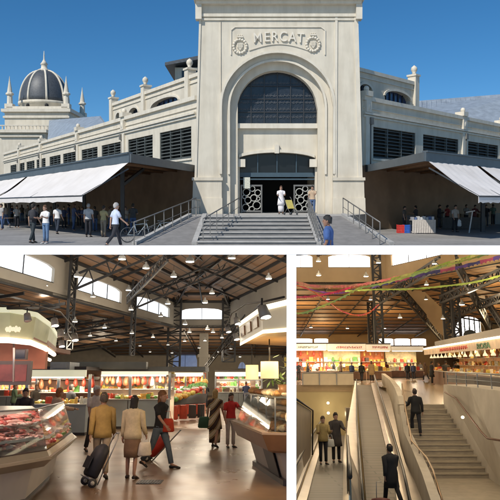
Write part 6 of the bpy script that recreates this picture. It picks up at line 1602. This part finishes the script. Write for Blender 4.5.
# right angled stall
A1, B1_ = P.atz(424, 349, 2.75), P.atz(518, 334.5, 2.75)
d_ = (B1_-A1); Lr = d_.length; d_.normalize(); nr = V((-d_.y, d_.x, 0));
if nr.y < 0 and nr.x < 0: nr = -nr
nr = V((abs(d_.y), abs(d_.x), 0)) if True else nr
frm = lambda p: A1.xy.to_3d() + d_*p.x + nr*p.y + V((0, 0, p.z))
t = thing('market_stall', 'long angled stall at right with lit fascia and hanging goods', 'stall', A1.xy.to_3d())
def wb(name, m, *bx):
    mb = MB(); mb.m = frm
    for b in bx: mb.box(*b)
    return mb.build(name, m, t, clip=True)
wb('counter', ppl, (0, Lr, .6, 1.3, 0, 1.0)); wb('counter_top', m_counterwhite, (0, Lr, .5, 1.35, 1.002, 1.05))
wb('fascia', mat('fascia_warm', (.58, .42, .27), .5, var=.3, scale=1.5, emit=.1, ecol=(1, .7, .4)), (-.1, Lr, 0, .15, 2.28, 2.72)); wb('light_strip', m_warmtube, (-.1, Lr, -.04, .05, 2.722, 2.80)); wb('roof', m_darkp, (-.3, Lr, .2, 4, 2.73, 2.9), (-.3, Lr, 1.0, 4, 2.95, 3.35))
wb('back_wall', mat('glowing_amber_wall', (.5, .22, .07), .5, var=.6, scale=1.5, emit=.12, ecol=(1, .5, .15)), (0, Lr, 3.0, 3.2, 0, 2.72))  # slight amber emission paints stall light onto the back wall
wb('shelves', m_counterwhite, (0, Lr, 2.5, 2.99, 1.45, 1.48), (0, Lr, 2.5, 2.99, 1.95, 1.98)); wb('end_wall', m_darkp, (-.12, 0, .8, 3.2, 0, 2.72))
mb = MB(); xs = swin(A1, B1_, 483); 
M4 = Matrix(((d_.x, 0, 0, 0), (d_.y, 0, 0, 0), (0, 1, 0, 0), (0, 0, 0, 1)))
base_ = frm(V((xs, -.03, 2.35))); Mx = Matrix.Translation(base_) @ Matrix(((d_.x, 0, -nr.x, 0), (d_.y, 0, -nr.y, 0), (0, 1, 0, 0), (0, 0, 0, 1))) @ Matrix.Diagonal((3.2, 1, 1, 1))
text_mb(mb, 'ROSA', .36, .015, Mx, .012); mb.build('lettering', mat('green_letters', (.03, .13, .05), .5, var=0), t)
mb = MB()
for i in range(16):
    c = frm(V((swin(A1, B1_, 440)+i*.62, -.02, 2.5))); mb.bar(c+V((0, 0, -.09)), c+d_*.2+V((0, 0, .09)), .05); mb.bar(c+V((0, 0, .06)), c+d_*.5+V((0, 0, -.05)), .035)
mb.build('red_script', m_redt, t, clip=True)
for i in range(6): q = frm(V((Lr*(i+.5)/6, 1.6, 2.5))); area(q, .5, 55, (1, .66, .3), name='stall_light')
r6 = random.Random(61)
for row, (yy, zz, st, kinds) in enumerate(((2.0, 2.66, .42, ['ham']), (2.75, 1.482, .27, ['box', 'jar', 'round']), (2.75, 1.982, .3, ['box', 'jar']), (.9, 1.052, .26, ['round', 'cheese', 'box']))):
    for i in range(int(Lr/st)):
        q = frm(V(((i+.5)*st, yy+r6.uniform(-.12, .12), zz)))
        if P.px(q)[0] > 506: continue
        k = r6.choice(kinds); c = r6.choice([org, brn, strw, wht, red, yel]); kn = {'box': 'packet', 'jar': 'jar', 'ham': 'cured ham', 'round': 'produce item', 'cheese': 'cheese wheel'}[k]
        goods(k, c, '%s %s displayed in the long angled stall' % (cn[c], kn), kn.split()[-1] if k != 'round' else 'produce', '%s %ss in the angled stall' % (cn[c], kn), q, r6.uniform(0, 3), r6.uniform(.8, 1.2)*(.75 if k == 'ham' else 1))
lampB = None
for i in range(16):
    q = frm(V((1+i*Lr/16, .45, 2.22)))
    if P.px(q)[0] > 504: continue
    if lampB is None:
        lampB = thing('counter_lamp', 'small bell lamp hanging in a row over the angled counter', 'lamp', q, local=True, group='bell lamps over the angled counter')
        mb = MB(); mb.lathe((0, 0, -.22), [(.13, 0), (.11, .08), (.04, .18), (.02, .3)], 10); mb.build('shade', mat('pale_bell', (.8, .72, .5), .5, var=0, emit=.9, ecol=(1, .8, .5)), lampB)
    else: copy(lampB, q)
# pendant lamps
P_l = lamp_proto('pendant lamps in the ramp hall', 'white bell pendant lamp hanging from the warm timber roof', .75, m_lampglow)
lst = [(318.5, 261.5), (378.5, 263), (318.7, 275.6), (366, 276.6), (434.5, 264), (328, 299.5), (370.5, 300), (426.5, 285), (426, 299.6), (472, 291), (452.5, 297.5), (443, 319), (311, 327.6), (347.5, 328.6), (384.5, 328.6), (498, 281), (400, 318), (462, 305)]
for i, (u, v) in enumerate(lst):
    z = 8.6 if v < 270 else (7.6 if v < 302 else 5.2); p = P.atz(u, v, z)
    if i == 0: place(P_l, p, 0, .62)
    else: copy(P_l, p, 0, .62)
for (u, v, z, pw) in ((318, 275, 7.4, 700), (372, 290, 7.0, 800), (426, 285, 7.2, 800), (472, 291, 7.0, 650), (347, 328, 5, 500), (440, 319, 5, 500)):
    p = P.atz(u, v, z); pointl((p.x, p.y, p.z-.4), pw*.55, (1, .74, .44), .4)
for x, y, z in ((6, 75, 5.2), (16, 80, 5.2), (26, 72, 5.2), (10, 90, 4.6), (22, 58, 6), (2, 88, 4.6)): pointl((x, y, z), 520, (1, .7, .36), .4)  # no lamps here: point lights added to lift the aisle roof
pointl((4.5, 18, 4.5), 320, (1, .84, .62), .5); pointl((10, 30, 5.0), 320, (1, .84, .62), .5); pointl((3.6, 30, 3.2), 240, (1, .82, .56), .5); pointl((7.5, 21, 4.0), 190, (1, .8, .55), .5)  # the one over the ramps is added, without a lamp, to brighten them

# streamers
def streamer(label, pts, Y0, Y1, wd, cols, wave=.12, seed=1):
    wd *= .5; cols = [tuple(min(.7, max(c)*1.02*(x/max(c))**1.25) for x in c) for c in cols]
    """twisted paper garland; pts are (u,v) on a hanging curve from depth Y0 to Y1"""
    t = thing('streamer', label, 'streamer', P.at(*pts[0], Y0)); r = random.Random(seed)
    n = 60; S = []
    def cr(k):
        x = k*(len(pts)-1); i = min(int(x), len(pts)-2); f = x-i
        p0 = pts[max(i-1, 0)]; p1 = pts[i]; p2 = pts[i+1]; p3 = pts[min(i+2, len(pts)-1)]
        return tuple(.5*((2*b)+(-a+c)*f+(2*a-5*b+4*c-d)*f*f+(-a+3*b-3*c+d)*f**3) for a, b, c, d in zip(p0, p1, p2, p3))
    for i in range(n+1):
        u, v = cr(i/n); S.append(P.at(u, v, Y0+(Y1-Y0)*i/n))
    seg_ = 6 if len(cols) > 1 else n
    ms = [mat('paper', c, .7, var=.3, scale=3) for c in cols]
    for j0 in range(0, n, seg_):
        mb = MB()
        if max(P.px(S[j0])[0], P.px(S[min(n, j0+seg_)])[0]) < 293 or max(P.px(S[j0])[1], P.px(S[min(n, j0+seg_)])[1]) < 250: continue
        for i in range(j0, min(n, j0+seg_)):
            a1, a2 = i*.55, (i+1)*.55
            o1 = V((0, wd*.5*sin(a1)*.6, wd*(.5+.12*sin(a1*1.7)))); o2 = V((0, wd*.5*sin(a2)*.6, wd*(.5+.12*sin(a2*1.7))))
            mb.prism([S[i]-o1, S[i+1]-o2, S[i+1]+o2, S[i]+o1], (0, .02, 0))
            if i % 2 == 0: mb.prism([S[i]-o1, S[i]-o1+V((.06, 0, -wd*.35)), S[i+1]-o2], (0, .01, 0))
        mb.build('paper_ribbon', ms[(j0//seg_) % len(ms)], t, clip=True)
PK, GR, YG, BU, OR = (.55, .08, .15), (.10, .22, .07), (.42, .48, .16), (.10, .06, .22), (.60, .15, .06)
streamer('thick pink and salmon paper streamer sagging from the left edge', [(291, 281), (315, 286), (345, 286), (375, 282), (400, 276)], 24, 34, .2, [(.6, .2, .2), (.6, .3, .22)], seed=1)
streamer('magenta paper streamer below the pink one', [(291, 297), (310, 296.5), (335, 292), (360, 284)], 24, 32, .16, [(.55, .04, .14)], seed=2)
streamer('pale green streamer rising from lower left to the top right', [(291, 313), (305, 312.5), (325, 305), (345, 296), (360, 288), (385, 283), (430, 270), (470, 259), (500, 250)], 24, 26, .13, [YG, (.3, .4, .18)], seed=3)
streamer('orange garland hanging in a deep loop', [(291, 284), (308, 289), (326, 300), (340, 310), (355, 315), (368, 313), (379, 304)], 24, 34, .12, [OR, (.6, .12, .12)], seed=4)
streamer('long lime green streamer crossing to the right edge', [(345, 291), (375, 289.5), (410, 289), (445, 286), (475, 282), (503, 275)], 30, 22, .13, [(.45, .55, .15)], seed=5)
streamer('dark blue and violet streamer along the upper right', [(372, 287), (395, 281), (425, 274), (455, 268), (480, 262), (503, 256)], 30, 22, .22, [BU, (.05, .05, .16), (.35, .08, .16)], seed=6)
streamer('green and yellow streamer at the top right corner', [(391, 279), (420, 271), (450, 262), (475, 255), (496, 248)], 28, 22, .14, [(.32, .42, .1), (.5, .5, .2)], seed=7)
streamer('violet streamer crossing behind the pink one', [(304, 288), (322, 292), (340, 293), (356, 289)], 30, 33, .14, [(.16, .06, .22)], seed=8)

# people of this hall
def per2(u, Y, z, rz, label, **k):
    p = at2(u, Y, z); return person(p.x, p.y, rz, label, z=z, **k)
per2(323.5, 24.2, zf_(24.2)+.0, .15, 'woman in yellow ochre jacket and black trousers on the left moving ramp', pose='carry', top=('jacket', (.42, .31, .12)), low=('trousers', BL), hair=('short', (.08, .05, .03)), h=1.64)
per2(336.5, 24.9, zf_(24.9)+.0, .1, 'man in long dark coat holding a bag on the left moving ramp', pose='arm', top=('coat', (.06, .05, .045)), low=('trousers', BL), hair=('short', (.02, .015, .01)), h=1.74)
bag('white carrier bag held between the couple on the left ramp', at2(330.5, 24.3, -1.3), (.75, .75, .7), .9)
per2(392.5, 20.5, zr(20.5), 3.4, 'person in black coat walking up the rising ramp', pose='walk', top=('coat', (.012, .012, .014)), low=('trousers', BL), hair=('short', (.015, .012, .01)), h=1.8)
k_ = .42; per2(417, yT+(yB-yT)*k_, ZSB*k_-.165, 3.1, 'man in black suit climbing the stone stairs with a hand on the rail', pose='climb', top=('jacket', (.015, .015, .016)), low=('trousers', BL), hair=('short', (.03, .02, .02)), h=1.74)
mb = MB(); p = at2(381.5, 19.3, zr(19.3)); mb.loft([(p.x, p.y, p.z+.06, .28, .16), (p.x, p.y, p.z+.35, .3, .18), (p.x, p.y, p.z+.55, .26, .14), (p.x, p.y, p.z+.58, .05, .03)], 14); 
t = thing('wheeled_bag', 'dark red wheeled bag standing on the rising ramp behind the black coat', 'bag', p); mb.build('pouch', cmat((.12, .03, .025), .7), t)
mb = MB(); mb.tube([(p.x-.1, p.y+.1, p.z+.5), (p.x-.05, p.y+.3, p.z+.95), (p.x+.1, p.y+.3, p.z+.95)], .012, 6); mb.build('handle', m_lampmetal, t)
for sx in (-.18, .18): mb = MB(); mb.tube([(p.x+sx-.02, p.y, p.z+.05), (p.x+sx+.02, p.y, p.z+.05)], .055, 12); mb.build('wheel', m_blackr, t)
crowd = [(408, 380.5, 'black', (.015, .015, .018), 'standing in the middle of the shiny floor, left one'), (414, 380, 'dark blue', (.03, .04, .08), 'standing in the middle of the shiny floor, right one'), (411, 378, 'pale grey', (.4, .36, .32), 'between two dark figures on the shiny floor'), (432.5, 384.5, 'black', (.012, .012, .014), 'at the angled stall, nearest the stair top'), (439, 383.5, 'dark green', (.02, .035, .025), 'at the angled stall beside the nearest black one'), (426, 381, 'brown', (.12, .07, .04), 'at the far end of the angled stall'),
         (447, 386, 'charcoal', (.03, .03, .03), 'behind the parapet railing, left one'), (456, 387, 'black', (.012, .012, .012), 'behind the parapet railing, right one'), (387, 378, 'maroon', (.1, .02, .02), 'by the orange stall behind the ramp head'), (362, 382.5, 'black', (.015, .015, .015), 'stepping off at the head of the rising ramp'), (372, 382, 'tan', (.35, .24, .12), 'beside the head of the rising ramp'), (352, 380.5, 'navy', (.02, .03, .07), 'behind the rightmost barrier panel'), (341, 380.5, 'brown', (.14, .08, .05), 'behind the middle of the rightmost barrier panel'), (334, 380, 'black', (.015, .015, .015), 'behind the joint of the middle and rightmost panels'),
         (327, 380, 'red', (.4, .05, .04), 'behind the middle barrier panel'), (316, 380, 'white', (.6, .55, .5), 'behind the leftmost barrier panel, right one'), (308, 380.5, 'black', (.015, .015, .018), 'behind the leftmost barrier panel, left one'), (299, 381, 'charcoal', (.04, .04, .045), 'at the far left edge of the upper floor'), (396, 376, 'white', (.6, .55, .48), 'before the yellow lit stall'), (402, 376.5, 'ochre', (.4, .25, .08), 'close to the yellow lit stall, right of the white one'), (421, 377, 'grey', (.2, .19, .18), 'at the corner of the yellow lit stall')]
for u, v, c_n, c, nm in crowd:
    p = gp(u, v); person(p.x, p.y, r6.choice([3.1, 2.6, 3.5, .4, 5.9, 1.5]), 'person in %s %s' % (c_n, nm), pose=r6.choice(['stand', 'carry', 'stroll', 'bagged', 'walk']), top=('coat' if r6.random() < .4 else 'jacket', c), low=('trousers', BL), hair=(r6.choice(['short', 'long']), r6.choice([(.02, .015, .01), (.1, .05, .03)])), h=r6.uniform(1.58, 1.78), far=True)
for i, u in enumerate((466, 474, 484, 493)):
    q = frm(V((swin(A1, B1_, u), 1.9, 0))); person(q.x, q.y, .6, 'stallholder in white behind the angled counter, %s from the left' % ['first', 'second', 'third', 'fourth'][i], pose='work', top=('shirt', (.6, .55, .5)), h=1.6+.04*i, far=True, hair=('long' if i % 2 else 'short', (.05, .03, .02)))
# potted shrubs at the stair head
t = thing('shrub', 'dark green bushy plant between the angled stall and the stair head', 'plant', gp(441, 379)); c = gp(437, 378); mb = MB()
for i in range(120):
    d = V((r6.gauss(0, .3), r6.gauss(0, .25), r6.uniform(.4, 1.7))); p = c+d; e = V((r6.uniform(-1, 1), r6.uniform(-1, 1), r6.uniform(-.5, .8))).normalized()*.14; f = e.cross(V((0, 0, 1))).normalized()*.05; mb.quad(p-e, p+f, p+e, p-f)
mb.build('foliage', mat('leaf_dark', (.03, .07, .02), .6, var=.4, scale=6), t); mb = MB(); mb.lathe(c, [(.22, 0), (.3, .4)], 12); mb.build('pot', m_brownp, t)
# =================================================================== added white wedges along camera rays, as gutters between the three views
m_part = mat('gutter_white', (.93, .93, .93), .9, var=0)
P = Place(YP, CAMZ, [])
def Wp(u, v, d): return P.at(u, v, d)
mb = MB()
d0, d1 = 6.0, 140.  # front faces lean back toward the sun; the slab keeps sun off the halls
mb._a([Wp(-900, 245.4, d0+.25), Wp(1400, 245.4, d0+.25), Wp(1400, 246.5, d1), Wp(-900, 246.5, d1), Wp(-900, 254.6, d0), Wp(1400, 254.6, d0), Wp(1400, 252.5, d1), Wp(-900, 252.5, d1)],
      [(0, 1, 2, 3), (7, 6, 5, 4), (0, 4, 5, 1), (1, 5, 6, 2), (2, 6, 7, 3), (3, 7, 4, 0)])
struct('gutter_slab', mb, m_part, clip=False)
mb = MB()
mb._a([Wp(286.6, 254.7, 6.0), Wp(296.3, 254.7, 6.0), Wp(296.3, 620, 4.5), Wp(286.6, 620, 4.5), Wp(290, 254.7, d1), Wp(293, 254.7, d1), Wp(293, 620, d1), Wp(290, 620, d1)],
      [(0, 1, 2, 3), (7, 6, 5, 4), (0, 4, 5, 1), (1, 5, 6, 2), (2, 6, 7, 3), (3, 7, 4, 0)])
struct('gutter_divider', mb, m_part, clip=False)
